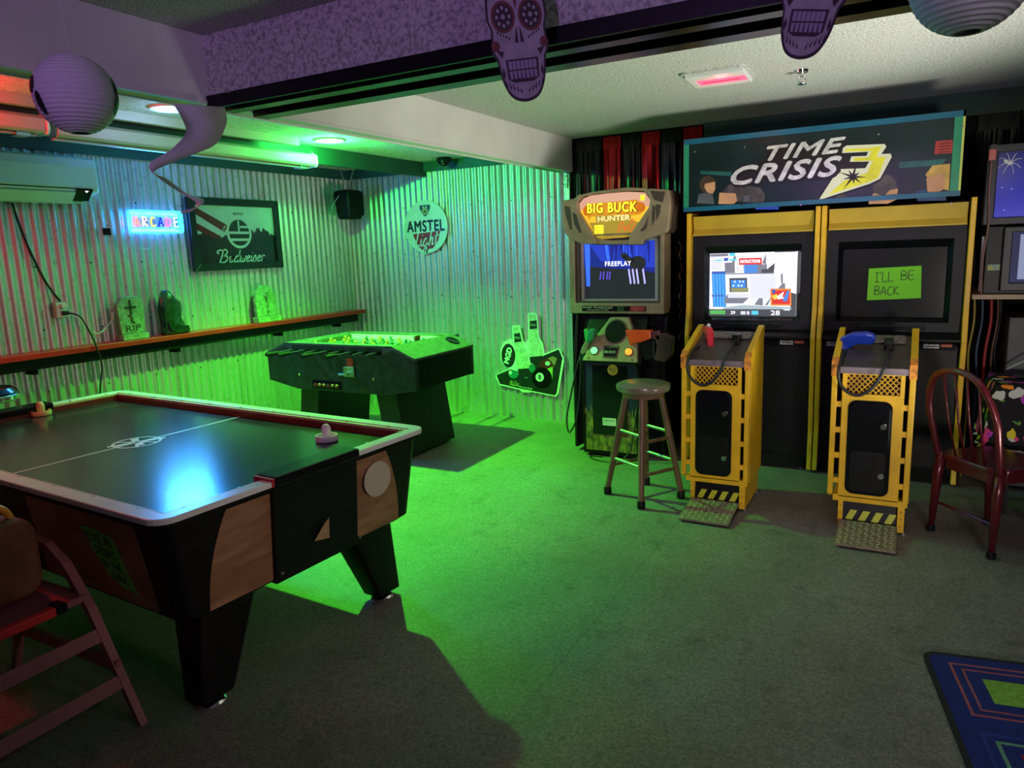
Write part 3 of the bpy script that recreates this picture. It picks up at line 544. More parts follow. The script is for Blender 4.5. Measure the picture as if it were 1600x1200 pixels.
# speaker on chain
t = thing('wall_speaker', 'black loudspeaker hanging by a chain in the corner', 'speaker', (0.30, -0.32, 1.97))
rg = []
for z, sx, sy in ((1.97, 0.075, 0.085), (1.985, 0.085, 0.10), (2.20, 0.10, 0.125), (2.235, 0.095, 0.118), (2.25, 0.07, 0.09)):
    rg.append([(0.28 + p[0], -0.32 + p[1], z) for p in rrect(-sx, sx, -sy, sy, 0.03)])
MB().loft(rg).build('cabinet', BLACK, t, smooth='auto')
MB().prism(rrect(-0.41, -0.23, 2.0, 2.21, 0.02), 'x', 0.375, 0.388).build('grille', BLACKM, t)
mb = MB()
for sy in (-1, 1):
    p0 = Vector((0.28, -0.32 + sy * 0.02, 2.275)); p1 = Vector((0.28, -0.32 + sy * 0.11, 2.478))
    for k in range(9):
        c = p0.lerp(p1, (k + 0.5) / 9); mb.tube([c + Vector(((0.006 * math.cos(q) if k % 2 else 0), (0 if k % 2 else 0.006 * math.cos(q)), 0.015 * math.sin(q))) for q in [2 * PI * j / 8 for j in range(8)]], 0.0022, 5, True)
mb.build('chain', STEEL, t)
MB().tube([(0.28 + 0.0 * k, -0.32 + 0.03 * math.cos(2 * PI * k / 12), 2.265 + 0.018 * math.sin(2 * PI * k / 12)) for k in range(12)], 0.004, 6, True).build('hanger_ring', STEEL, t)
MB().tube(spline([(0.27, -0.44, 2.2), (0.2, -0.5, 2.05), (0.10, -0.30, 1.9), (0.04, -0.16, 1.6), (0.03, -0.12, 1.2), (0.03, -0.11, 1.05)]), 0.003, 6).build('speaker_wire', M('clear_wire', (0.5, 0.52, 0.5), 0.4, var=0.1), t)
# ================================================================== BACK WALL SIGNS
SGW = M('sign_white_enamel', (0.78, 0.80, 0.76), 0.35, var=0.03); SGB = M('sign_black_ink', (0.012, 0.016, 0.014), 0.4, var=0.1); SGR = M('sign_red_ink', (0.42, 0.02, 0.02), 0.4, var=0.1); SGG = M('sign_gold_ink', (0.42, 0.36, 0.14), 0.4, var=0.2)
t = thing('round_beer_sign', 'round white AMSTEL Light sign on the corrugated back wall', 'sign', (0.985, -0.02, 1.63))
MB().prism(circ(0.985, 1.865, 0.258, n=44), 'y', -0.034, -0.018).build('disc', SGW, t, bevel=0.004)
MB().prism([(0.87, 1.70), (0.90, 1.66), (0.945, 1.675), (0.955, 1.60), (0.985, 1.595), (1.02, 1.68), (0.98, 1.72)], 'y', -0.034, -0.018).build('script_tail', SGW, t, bevel=0.003)
mb = MB().mat(M('crest_blue', (0.02, 0.07, 0.09), 0.4, var=0.1)); mb.flat([(0.93, 2.075), (1.05, 2.075), (1.055, 2.045), (1.02, 1.985), (0.99, 1.962), (0.96, 1.985), (0.925, 2.045)], 'y', -0.0352)
mb.mat(SGG); mb.flat(circ(0.99, 2.015, 0.038, 0.036, 14), 'y', -0.0357); mb.mat(SGW); mb.flat(circ(0.972, 2.055, 0.009, n=8), 'y', -0.0360); mb.flat(circ(1.008, 2.055, 0.009, n=8), 'y', -0.0360)
mb.mat(SGB); mb.flat(circ(0.99, 2.012, 0.012, n=8), 'y', -0.0362)
mb.build('crest', None, t, recalc=False)
text('brand_lettering', 'AMSTEL', SGB, t, (0.985, -0.0352, 1.868), '-y', 0.15, width=0.445, bold=0.005, space=1.12)
MB().flat([(0.825, 1.80), (1.16, 1.82), (1.13, 1.73), (1.06, 1.655), (0.93, 1.64), (0.875, 1.70)], 'y', -0.0354).build('red_panel', SGR, t)
pen('script_lettering', ['l!', 'i', 'g', 'h', 't'], SGW, t, (0.97, -0.0362, 1.752), '-y', 0.150, 0.013, shear=0.30, width=0.30, roll=0.10)
# bottle and eight ball sign
t = thing('bottle_sign', 'cut-out beer sign with two clear bottles and pool balls', 'sign', (2.06, -0.02, 0.25))
def mg(u, v):   # sign artwork coordinates -> wall
    px = 760 + u / 8; py = 480 + v / 8
    return (1.717 + (px - 775) * 0.00694 - (py - 590) * 0.00008, 0.39 - (py - 590) * 0.00617 + (px - 775) * 0.0003 - 0.0)
def mgp(pts): return [mg(*p) for p in pts]
out = [(110, 855), (290, 765), (215, 710), (185, 620), (190, 520), (230, 430), (300, 395), (350, 405), (338, 245), (350, 230), (430, 225), (440, 245), (475, 420), (505, 450), (540, 400), (540, 100), (550, 82), (635, 82), (655, 110), (670, 380), (715, 460), (730, 580), (905, 512), (960, 630), (960, 680), (890, 1070), (860, 1110), (560, 1055), (540, 1065), (450, 1065), (410, 1030), (160, 975)]
MB().prism(mgp(out), 'y', -0.028, -0.018).build('cutout_board', SGW, t)
CLR = M('bottle_print', (0.50, 0.52, 0.40), 0.4, var=0.25, vscale=40)
mb = MB().mat(SGB); d = -0.0286
mb.flat(mgp([(125, 850), (300, 775), (410, 800), (560, 720), (730, 600), (900, 530), (945, 640), (935, 680), (870, 1060), (850, 1095), (410, 1015), (165, 960)]), 'y', d)
mb.mat(CLR); d -= 0.0005
mb.flat(mgp([(350, 245), (425, 240), (470, 450), (530, 590), (550, 720), (520, 880), (410, 880), (380, 700), (365, 500)]), 'y', d); mb.flat(mgp([(552, 95), (635, 95), (660, 390), (705, 480), (715, 600), (690, 680), (560, 690), (540, 600), (540, 470), (555, 400)]), 'y', d)
mb.mat(SGB); d -= 0.0005
mb.flat(mgp([(365, 330), (438, 320), (455, 425), (370, 440)]), 'y', d); mb.flat(mgp([(562, 180), (645, 170), (650, 270), (560, 280)]), 'y', d); mb.flat(mgp(circ(285, 600, 88, 150, 28)), 'y', d); mb.flat(mgp([(400, 770), (540, 760), (530, 870), (410, 890)]), 'y', d); mb.flat(mgp([(550, 620), (712, 605), (690, 690), (560, 700)]), 'y', d)
mb.mat(M('ball_red', (0.14, 0.02, 0.02), 0.3, var=0.1)); mb.flat(mgp(circ(760, 720, 95, 75, 22)), 'y', d - 0.0002)
mb.mat(M('ball_tan', (0.40, 0.22, 0.10), 0.3, var=0.1)); mb.flat(mgp([(770, 640), (830, 610), (880, 640), (850, 730), (800, 660)]), 'y', d - 0.0003); mb.mat(M('ball_lime', (0.35, 0.5, 0.1), 0.3, var=0.1)); mb.flat(mgp([(760, 770), (830, 735), (822, 890)]), 'y', d - 0.0004)
mb.mat(M('ball_teal', (0.02, 0.18, 0.14), 0.3, var=0.1)); mb.flat(mgp(circ(580, 760, 40, 55, 14)), 'y', d - 0.0004); mb.flat(mgp(circ(345, 840, 60, 50, 14)), 'y', d - 0.0003)
mb.mat(M('ball_black', (0.006, 0.006, 0.007), 0.15, var=0.1)); mb.flat(mgp(circ(695, 880, 122, 132, 30)), 'y', d - 0.0007)
mb.mat(SGW); mb.flat(mgp(circ(670, 870, 50, 55, 20)), 'y', d - 0.0012); mb.flat(mgp(circ(768, 700, 30, 26, 14)), 'y', d - 0.0008); mb.flat(mgp(circ(305, 815, 22, 26, 12)), 'y', d - 0.0008)
mb.build('artwork', None, t, recalc=False)
p = mg(670, 872); text('ball_number', '8', SGB, t, (p[0], d - 0.0018, p[1]), '-y', 0.065, bold=0.002)
p = mg(768, 700); text('ball_number', '10', SGB, t, (p[0], d - 0.0014, p[1]), '-y', 0.028)
p = mg(285, 600); text('cap_lettering', 'MGD', SGW, t, (p[0], d - 0.001, p[1]), '-y', 0.075, width=0.155, bold=0.004, roll=1.28)
p = mg(490, 1005); text('brand_lettering', 'Genuine Draft', SGW, t, (p[0], d - 0.001, p[1]), '-y', 0.026, width=0.15, roll=-0.13)
p = mg(350, 950); pen('script_lettering', ['m!', 'i', 'l!', 'l!', 'e', 'r'], SGG, t, (p[0], d - 0.001, p[1]), '-y', 0.05, 0.006, shear=0.3, width=0.10)
for u, v in ((405, 380), (603, 228)):
    p = mg(u, v); text('neck_label', 'MGD', CLR, t, (p[0], d - 0.001, p[1]), '-y', 0.03, width=0.055)
# ================================================================== FOOSBALL TABLE
FB = M('scuffed_black_laminate', (0.022, 0.026, 0.024), 0.38, var=0.55, vscale=14); FT = M('grey_laminate_top', (0.085, 0.085, 0.08), 0.45, var=0.3, vscale=20); FWH = M('white_inner_wall', (0.72, 0.74, 0.70), 0.4, var=0.04)
t = thing('foosball_table', 'black foosball table with slanted ends in the alcove corner', 'foosball table', (1.23, -1.295, 0.0))
prof = [(0.46, 0.595), (0.78, 0.535), (1.68, 0.535), (2.0, 0.585), (2.0, 0.83), (1.785, 0.918), (0.675, 0.918), (0.46, 0.83)]
MB().prism(prof, 'y', -1.71, -1.672).build('side_panel', FB, t, bevel=0.003); MB().prism(prof, 'y', -0.918, -0.88).build('side_panel', FB, t, bevel=0.003)
for s, x0, x1 in ((1, 1.965, 2.0), (-1, 0.46, 0.495)): bxo('end_panel', BLACK, t, x0, x1, -1.672, -0.918, 0.59, 0.822)
MB().prism([(0.50, 0.597), (0.78, 0.54), (1.68, 0.54), (1.965, 0.59), (1.965, 0.61), (0.50, 0.62)], 'y', -1.672, -0.918).build('bottom_panel', BLACK, t)
MB().prism([(1.70, 0.905), (1.785, 0.9215), (2.002, 0.8325), (2.0, 0.815), (1.79, 0.895), (1.70, 0.85)], 'y', -1.712, -0.878).build('end_deck', FT, t)
MB().prism([(0.76, 0.905), (0.675, 0.9215), (0.458, 0.8325), (0.46, 0.815), (0.67, 0.895), (0.76, 0.85)], 'y', -1.712, -0.878).build('end_deck', FT, t)
for y0, y1 in ((-1.712, -1.625), (-0.965, -0.878)): bxo('top_rail', FT, t, 0.676, 1.784, y0, y1, 0.906, 0.922, bevel=0.002)
bxo('inner_wall', FWH, t, 0.70, 1.76, -0.975, -0.962, 0.73, 0.908); bxo('inner_wall', FWH, t, 0.70, 1.76, -1.63, -1.617, 0.73, 0.908)
bxo('inner_wall', FWH, t, 0.745, 0.76, -1.617, -0.975, 0.73, 0.87); bxo('inner_wall', FWH, t, 1.70, 1.715, -1.617, -0.975, 0.73, 0.87)
bxo('playfield', M('green_playfield', (0.03, 0.22, 0.05), 0.4, var=0.1), t, 0.70, 1.76, -1.63, -0.962, 0.715, 0.73)
bxo('goal_mouth', BLACKM, t, 1.696, 1.700, -1.40, -1.20, 0.74, 0.84)
MB().lathe([(0.055, 0.0), (0.062, 0.004), (0.058, 0.012), (0.045, 0.006), (0.001, 0.004)], (0, 0, 0), 24, Matrix.Translation((1.885, -1.02, 0.878)) @ Matrix.Rotation(0.39, 4, 'Y')).build('cup_holder', BLACKG, t, smooth='auto')
bxo('score_block', M('brown_wood_block', (0.18, 0.08, 0.03), 0.5, var=0.2), t, 1.735, 1.75, -1.35, -1.28, 0.91, 0.955)
ROD = M('steel_rod', (0.62, 0.62, 0.62), 0.2, 1.0, var=0.05); GRIP = M('black_grip', (0.015, 0.016, 0.015), 0.35, var=0.2); MENY = M('amber_figure', (0.75, 0.32, 0.05), 0.4, var=0.1); MENG = M('dark_green_figure', (0.03, 0.16, 0.12), 0.4, var=0.1)
fig = MB(); fig.box(-0.010, 0.010, -0.013, 0.013, -0.075, -0.045).box(-0.006, 0.006, -0.009, 0.009, -0.05, -0.01).box(-0.010, 0.010, -0.017, 0.017, -0.015, 0.018); fig.sphere((0, 0, 0.032), 0.013, 10, 7)
fig_me = None
nfig = [3, 2, 3, 5, 5, 3, 2, 3]; mine = [0, 0, 1, 0, 1, 0, 1, 1]
for i in range(8):
    x = 0.80 + i * 0.123; zz = 0.868; near = (mine[i] == 0)
    y0, y1 = (-1.93, -0.80) if near else (-1.86, -0.70)
    rod = MB().cyl((x, y0, zz), (x, y1, zz), 0.008, n=10).build('rod', ROD, t, smooth='auto')
    hb = MB()
    if near: hb.cyl((x, -2.03, zz), (x, -1.91, zz), 0.017, 0.015, 10)
    else: hb.cyl((x, -0.70, zz), (x, -0.59, zz), 0.015, 0.017, 10)
    hb.build('handle', GRIP, rod, smooth='auto')
    bb_ = MB().cyl((x, -1.74, zz), (x, -1.712, zz), 0.02, n=12); bb_.cyl((x, -0.878, zz), (x, -0.86, zz), 0.02, n=12); bb_.build('bushing', BLACKG, rod, smooth='auto')
    for k in range(nfig[i]):
        yy = -1.295 + (k - (nfig[i] - 1) / 2) * (0.11 if nfig[i] == 5 else 0.18)
        if fig_me is None:
            fo = fig.build('player_figure', None, rod, local=True); fo.data.materials.append(MENY); me2 = fo.data.copy(); me2.materials.clear(); me2.materials.append(MENG); fig_me = (fo.data, me2)
        else:
            fo = bpy.data.objects.new('player_figure', fig_me[0 if near else 1]); COL.objects.link(fo); fo.parent = rod
        fo.data = fig_me[0 if near else 1]; fo.location = Vector((x, yy, zz)) - t.location; fo.rotation_euler = (0, random.uniform(-0.3, 0.3), 0)
LEGM = M('black_leg_panel', (0.012, 0.012, 0.013), 0.5, var=0.25, vscale=12)
for sgn in (1, -1):
    q = [(1.23 + sgn * 0.30, 0.545), (1.23 + sgn * 0.50, 0.555), (1.23 + sgn * 0.58, 0.02), (1.23 + sgn * 0.38, 0.02)]
    lg = MB().prism(q, 'y', -1.62, -0.94).build('leg', LEGM, t, bevel=0.004)
    for yy in (-1.55, -1.0): MB().cyl((1.23 + sgn * 0.48, yy, 0.0), (1.23 + sgn * 0.48, yy, 0.022), 0.025, n=12).build('leveller', STEEL, lg)
def stk(name, m, *a): return MB().box(*a).build(name, m, t)
stk('red_sticker', M('red_sticker', (0.75, 0.04, 0.03), 0.5, var=0.3, vscale=60), 1.335, 1.395, -1.713, -1.71, 0.745, 0.81)
text('sticker_print', 'FREE\nPLAY', SGB, t, (1.365, -1.7142, 0.776), '-y', 0.024)
cm = bxo('coin_plate', STEEL, t, 1.30, 1.41, -1.722, -1.71, 0.665, 0.745, bevel=0.004)
bxo('coin_slide', CHROME, cm, 1.325, 1.385, -1.78, -1.722, 0.69, 0.70, bevel=0.002); MB().cyl((1.31, -1.785, 0.695), (1.36, -1.775, 0.695), 0.008, n=10).build('slide_handle', CHROME, cm)
bw = bxo('ball_tray', BLACKM, t, 0.95, 1.26, -1.714, -1.71, 0.555, 0.62)
for k in range(6): MB().sphere((0.99 + k * 0.046, -1.722, 0.582), 0.0165, 12, 8).build('ball', M('worn_red_ball', (0.30, 0.06, 0.05), 0.4, var=0.1), bw, smooth=True)
for xx, zz in ((0.82, 0.66), (1.60, 0.66)): MB().cyl((xx, -1.722, zz), (xx, -1.71, zz), 0.012, n=12).build('lock', CHROME, t)
# ================================================================== AIR HOCKEY TABLE (local frame, long axis X)
AH = thing('air_hockey_table', 'air hockey table with white rail, dark playfield and wood-grain end panels', 'air hockey table', (1.955, -3.955, 0.0), math.radians(-3.2))
HX, HY, RZ = 1.275, 0.685, 0.80
RAILM = M('white_rail_laminate', (0.74, 0.73, 0.74), 0.28, var=0.04, vscale=6); PLAY = M('dark_playfield_acrylic', (0.022, 0.022, 0.027), 0.20, var=0.4, vscale=7, spec=0.4); BEVL = M('cream_bevel_strip', (0.55, 0.45, 0.3), 0.4, var=0.1); DRED = M('dark_red_rail_side', (0.16, 0.02, 0.02), 0.35, var=0.1); WOODP = wood_mat('knotty_wood_print', (0.19, 0.085, 0.045), (0.36, 0.18, 0.10), (1.5, 1.2, 6), 0.4)
def frame_ring(mb, ax, ay, ar, bx, by, br, z0, z1):
    o = rrect(-ax, ax, -ay, ay, ar, 6); i = rrect(-bx, bx, -by, by, br, 6); n = len(o)
    vs = [(*p, z1) for p in o] + [(*p, z1) for p in i] + [(*p, z0) for p in o] + [(*p, z0) for p in i]; fs = []
    for k in range(n):
        j = (k + 1) % n; fs += [(k, j, n + j, n + k), (2 * n + k, 3 * n + k, 3 * n + j, 2 * n + j), (k, 2 * n + k, 2 * n + j, j), (n + k, n + j, 3 * n + j, 3 * n + k)]
    return mb.add(vs, fs)
rail = frame_ring(MB(), HX, HY, 0.075, HX - 0.062, HY - 0.062, 0.004, RZ - 0.022, RZ).build('top_rail', RAILM, AH, local=True, bevel=0.004)
frame_ring(MB(), HX - 0.062, HY - 0.062, 0.004, HX - 0.078, HY - 0.078, 0.004, RZ - 0.03, RZ - 0.006).build('bevel_strip', BEVL, AH, local=True)
frame_ring(MB(), HX - 0.070, HY - 0.070, 0.004, HX - 0.088, HY - 0.088, 0.004, 0.752, RZ - 0.016).build('inner_rail', DRED, AH, local=True)
bxo('playfield', PLAY, AH, -HX + 0.07, HX - 0.07, -HY + 0.07, HY - 0.07, 0.735, 0.755, local=True)
frame_ring(MB(), HX - 0.006, HY - 0.006, 0.07, HX - 0.05, HY - 0.05, 0.03, RZ - 0.034, RZ - 0.022).build('rail_trim', BLACK, AH, local=True)
for k in range(9):
    for sy in (-1, 1): MB().cyl((-1.08 + k * 0.27, sy * (HY - 0.058), RZ - 0.004), (-1.08 + k * 0.27, sy * (HY - 0.058), RZ + 0.002), 0.006, n=8).build('rail_screw', STEEL, rail, local=True)
for k in range(6):
    for sx in (-1, 1): MB().cyl((sx * (HX - 0.058), -0.55 + k * 0.22, RZ - 0.004), (sx * (HX - 0.058), -0.55 + k * 0.22, RZ + 0.002), 0.006, n=8).build('rail_screw', STEEL, rail, local=True)
PW = M('pinkish_white_paint', (0.62, 0.56, 0.54), 0.4, var=0.1)
bxo('centre_line', PW, AH, 0.018, 0.032, -HY + 0.09, HY - 0.09, 0.755, 0.7556, local=True)
mb = MB()
for r0, r1 in ((0.098, 0.112),):
    for k in range(32):
        a0, a1 = 2 * PI * k / 32, 2 * PI * (k + 1) / 32
        mb.poly([(0.025 + r0 * math.cos(a0), r0 * math.sin(a0), 0.7562), (0.025 + r1 * math.cos(a0), r1 * math.sin(a0), 0.7562), (0.025 + r1 * math.cos(a1), r1 * math.sin(a1), 0.7562), (0.025 + r0 * math.cos(a1), r0 * math.sin(a1), 0.7562)])
for q in (0.5, 1.5, 2.6): ribbon(mb, [(0.025 - 0.10 * math.cos(q), -0.10 * math.sin(q)), (0.025 + 0.10 * math.cos(q), 0.10 * math.sin(q))], 0.016, 0.7564)
ribbon(mb, [(-0.02, -0.12), (0.07, 0.12)], 0.03, 0.7563); ribbon(mb, [(-0.06, 0.03), (0.10, -0.02)], 0.03, 0.7563)
mb.build('centre_emblem', PW, AH, local=True, recalc=False)
# body
rg = [[(*p, 0.765) for p in rrect(-1.245, 1.245, -0.655, 0.655, 0.06, 6)], [(*p, 0.40) for p in rrect(-1.215, 1.215, -0.60, 0.60, 0.06, 6)], [(*p, 0.38) for p in rrect(-1.19, 1.19, -0.57, 0.57, 0.06, 6)]]
MB().loft(rg, caps=False).add([(*p, 0.38) for p in rrect(-1.19, 1.19, -0.57, 0.57, 0.06, 6)], [list(range(28))]).build('body', BLACK, AH, local=True, smooth='auto')
def bodyx(z): return 1.215 + (z - 0.40) * (0.03 / 0.365)
def bodyy(z): return 0.60 + (z - 0.40) * (0.055 / 0.365)
def endpanel(pts, sx, out, m, name, thick=0.004):
    n = len(pts); vs = [(sx * (bodyx(z) + out), y, z) for y, z in pts] + [(sx * (bodyx(z) - 0.01), y, z) for y, z in pts]
    fs = [list(range(n)), list(range(n, 2 * n))[::-1]] + [(i, (i + 1) % n, n + (i + 1) % n, n + i) for i in range(n)]
    return MB().add(vs, fs).build(name, m, AH, local=True)
for sx in (1, -1):
    for sy in (1, -1):
        arc = [(sy * (0.50 - 0.085 * ((z - 0.40) / 0.35) ** 2.2), z) for z in [0.40 + 0.035 * k for k in range(11)]]
        endpanel([(sy * 0.20, 0.40)] + arc + [(sy * 0.20, 0.75)], sx, 0.003, WOODP, 'wood_panel')
    bx_ = MB()
    vs = [(sx * bodyx(z) + sx * o, y, z) for o in (-0.01, 0.022) for y in (-0.225, 0.215) for z in (0.385, 0.775)]
    bx_.add(vs, [(0, 1, 3, 2), (4, 6, 7, 5), (0, 4, 5, 1), (2, 3, 7, 6), (0, 2, 6, 4), (1, 5, 7, 3)]).build('goal_panel', BLACK, AH, local=True, bevel=0.004)
    gc = MB().box(min(sx * 1.175, sx * 1.287), max(sx * 1.175, sx * 1.287), -0.225, 0.215, 0.775, 0.816).build('goal_cover', BLACKG, AH, local=True, bevel=0.008)
    for yy in (-0.235,): bxo('cover_end', M('red_goal_end', (0.5, 0.02, 0.04), 0.35, var=0.1), gc, min(sx * 1.178, sx * 1.28), max(sx * 1.178, sx * 1.28), yy, yy + 0.012, 0.78, 0.811, local=True)
MB().add([(1.249 + 0.004, y, z) for y, z in circ(0.345, 0.64, 0.085, 0.078, 26)], [list(range(26))]).build('white_disc_print', M('beige_disc_print', (0.50, 0.44, 0.36), 0.45, var=0.06), AH, local=True)
for (yy, zz) in ((-0.21, 0.43), (0.205, 0.70), (0.205, 0.42)): MB().cyl((1.245, yy, zz), (1.258, yy, zz), 0.006, n=8).build('panel_screw', STEEL, AH, local=True)
MB().add([(1.2645, -0.05, 0.50), (1.2645, 0.03, 0.485), (1.2655, 0.035, 0.57), (1.2655, 0.01, 0.555)], [(0, 1, 2, 3)]).build('arrow_sticker', M('tan_sticker', (0.35, 0.22, 0.12), 0.5, var=0.1), AH, local=True)
for sy in (-1, 1):
    for x0, x1 in ((-1.08, -0.35), (0.35, 1.08)):
        vs = [(x, sy * (bodyy(z) + o), z) for o in (-0.01, 0.003) for x in (x0, x1) for z in (0.41, 0.745)]
        MB().add(vs, [(0, 1, 3, 2), (4, 6, 7, 5), (0, 4, 5, 1), (2, 3, 7, 6), (0, 2, 6, 4), (1, 5, 7, 3)]).build('wood_panel', WOODP, AH, local=True)
for sx in (-1, 1):
    for sy in (-1, 1):
        rg = [[(sx * 1.08 + p[0], sy * 0.38 + p[1], 0.40) for p in rrect(-0.085, 0.085, -0.13, 0.13, 0.02, 3)], [(sx * 1.11 + p[0], sy * 0.47 + p[1], 0.035) for p in rrect(-0.055, 0.055, -0.075, 0.075, 0.02, 3)]]
        lg = MB().loft(rg).build('leg', BLACK, AH, local=True, smooth='auto')
        MB().lathe([(0.052, 0.0), (0.055, 0.006), (0.045, 0.018), (0.018, 0.024), (0.018, 0.036)], (sx * 1.11, sy * 0.47, 0), 24).build('foot', CHROME, lg, local=True, smooth='auto')
# mallets
MALP = M('pale_pink_plastic', (0.80, 0.68, 0.70), 0.4, var=0.08); MALO = M('worn_orange_plastic', (0.72, 0.42, 0.24), 0.45, var=0.12)
for (x, y, m, lab) in ((2.862, -3.592, MALP, 'pinkish-white air hockey mallet near the far right rail'), (0.80, -3.755, MALO, 'orange air hockey mallet beside the far goal cover')):
    t = thing('air_hockey_mallet', lab, 'mallet', (x, y, 0.755), group='air hockey mallets')
    MB().lathe([(0.046, 0.0), (0.052, 0.004), (0.054, 0.020), (0.050, 0.030), (0.046, 0.030), (0.042, 0.016), (0.020, 0.014), (0.018, 0.012)], (x, y, 0.755), 32).build('rim', m, t, smooth='auto')
    MB().lathe([(0.017, 0.010), (0.020, 0.022), (0.022, 0.045), (0.022, 0.060), (0.017, 0.074), (0.008, 0.081), (0.001, 0.082)], (x, y, 0.755), 24).build('knob', m, t, smooth=True)
NOTE = M('neon_green_paper', (0.16, 0.70, 0.10), 0.7, var=0.05); INK = M('black_marker', (0.012, 0.012, 0.012), 0.6, var=0.1)
t = thing('paper_note', 'torn green handwritten note taped to the air hockey table side', 'note', (2.765, -4.616, 0.465), math.radians(-3.2)); t.rotation_euler = (0.15, 0, math.radians(-3.2))
pts = [(-0.125, 0.22), (-0.03, 0.225), (0.075, 0.205), (0.10, 0.10), (0.135, -0.01), (0.06, 0.0), (-0.02, 0.03), (-0.06, 0.09), (-0.095, 0.14), (-0.09, 0.16)]
MB().add([(p[0], 0.0 + 0.0, p[1]) for p in pts] + [(p[0], 0.0012, p[1]) for p in pts], [list(range(10)), list(range(10, 20))[::-1]] + [(i, (i + 1) % 10, 10 + (i + 1) % 10, 10 + i) for i in range(10)]).build('sheet', NOTE, t, local=True)
for wds, z, h, x in ((list('PLEASE NO'), 0.185, 0.036, -0.022), (list('DRINKS'), 0.135, 0.034, 0.0), (list('ON THE'), 0.085, 0.030, 0.015), (list('TABLE'), 0.038, 0.028, 0.045)):
    pen('handwriting', wds, INK, t, (x, -0.0012, z), '-y', h, 0.0042, local=True, jitter=0.08, width=(0.165 if len(wds) > 7 else 0.13 if len(wds) > 5 else 0.10), roll=-0.05)
# ================================================================== HUNTING GAME CABINET
BRZ = M('bronze_plastic', (0.30, 0.225, 0.14), 0.42, 0.25, var=0.15, vscale=10); BRZD = M('dark_bronze_plastic', (0.075, 0.05, 0.035), 0.5, 0.1, var=0.15)
BB = thing('hunting_arcade_machine', 'bronze and black hunting arcade machine with antler-shaped header', 'arcade machine', (3.28, -0.55, 0.0))
def bb(u, v):
    px = 870 + u / 8; py = 280 + v / 8
    return (3.001 + (px - 905) * 0.00498, 1.969 - (py - 310) * 0.00507 - (px - 905) * 0.000365)
def bbp(pts): return [bb(*p) for p in pts]
side = [(-0.86, 0.03), (-0.86, 0.70), (-0.80, 1.08), (-0.72, 1.16), (-0.72, 1.95), (-0.30, 2.0), (-0.10, 1.7), (-0.10, 0.03)]
for x0, x1 in ((2.915, 2.94), (3.63, 3.655)): MB().prism(side, 'x', x0, x1).build('side_panel', BLACK, BB, bevel=0.003)
MB().prism([(-0.84, 0.05), (-0.84, 0.70), (-0.76, 1.10), (-0.70, 1.16), (-0.70, 1.93), (-0.30, 1.98), (-0.12, 1.7), (-0.12, 0.05)], 'x', 2.94, 3.63).build('body', BLACKM, BB)
GRASS = M('grass_artwork', (0.05, 0.045, 0.02), 0.5, var=0.5, vscale=40, col2=(0.42, 0.27, 0.06), stretch=(1, 1, 0.4)); BLU = M('night_blue_artwork', (0.012, 0.016, 0.06), 0.4, var=0.4, vscale=8)
bxo('front_base', BLACK, BB, 3.035, 3.495, -0.965, -0.84, 0.02, 0.765, bevel=0.006)
bxo('night_art', BLU, BB, 3.06, 3.47, -0.968, -0.965, 0.33, 0.75); bxo('grass_art', GRASS, BB, 3.06, 3.47, -0.9685, -0.965, 0.05, 0.33)
sg = MB()
for k in range(40):
    x = 3.06 + 0.41 * k / 39; h = random.uniform(0.02, 0.11); sg.add([(x - 0.008, -0.969, 0.33), (x + 0.008, -0.969, 0.33), (x + random.uniform(-0.01, 0.01), -0.969, 0.33 + h)], [(0, 1, 2)])
sg.build('grass_blades_art', GRASS, BB, recalc=False)
cd = MB().prism(rrect(3.12, 3.40, 0.18, 0.72, 0.01), 'y', -0.974, -0.965).build('coin_door', BLACKG, BB, bevel=0.002)
bxo('door_label', M('white_label', (0.6, 0.58, 0.5), 0.5, var=0.05), cd, 3.20, 3.31, -0.9765, -0.974, 0.255, 0.315); text('label_print', 'COIN DOOR', SGB, cd, (3.255, -0.9772, 0.295), '-y', 0.014)
MB().cyl((3.38, -0.985, 0.60), (3.38, -0.974, 0.60), 0.012, n=12).build('lock', CHROME, cd)
MB().prism(circ(3.288, 0.690, 0.042, n=22), 'y', -0.979, -0.970).build('round_sticker', M('gold_sticker', (0.75, 0.48, 0.06), 0.4, var=0.05), BB)
text('sticker_print', 'FREE PLAY\nGAME', SGB, BB, (3.288, -0.9797, 0.690), '-y', 0.014, width=0.058)
# monitor housing
def ringrect(name, m, o, i, y0, y1, bev=0.004):
    (ax0, ax1, az0, az1), (bx0, bx1, bz0, bz1) = o, i
    mb = MB()
    vs = [(x, y, z) for y in (y0, y1) for (x, z) in ((ax0, az0), (ax1, az0), (ax1, az1), (ax0, az1), (bx0, bz0), (bx1, bz0), (bx1, bz1), (bx0, bz1))]
    fs = []
    for k in range(4):
        j = (k + 1) % 4; fs += [(k, j, 4 + j, 4 + k), (8 + k, 12 + k, 12 + j, 8 + j), (k, 8 + k, 8 + j, j), (4 + k, 4 + j, 12 + j, 12 + k)]
    return mb.add(vs, fs)
ringrect('', None, (2.905, 3.655, 1.105, 1.70), (2.955, 3.625, 1.185, 1.685), -0.885, -0.60).build('monitor_housing', BRZ, BB, bevel=0.012)
ringrect('', None, (2.955, 3.625, 1.185, 1.685), (2.985, 3.605, 1.20, 1.66), -0.872, -0.80).build('inner_bezel', BRZD, BB, bevel=0.005)
ringrect('', None, (2.99, 3.60, 1.200, 1.655), (3.013, 3.577, 1.214, 1.638), -0.850, -0.82).build('screen_trim', M('silver_trim', (0.6, 0.6, 0.64), 0.3, 0.6, var=0.05), BB)
bxo('screen_back', BLACK, BB, 2.985, 3.605, -0.815, -0.78, 1.195, 1.665)
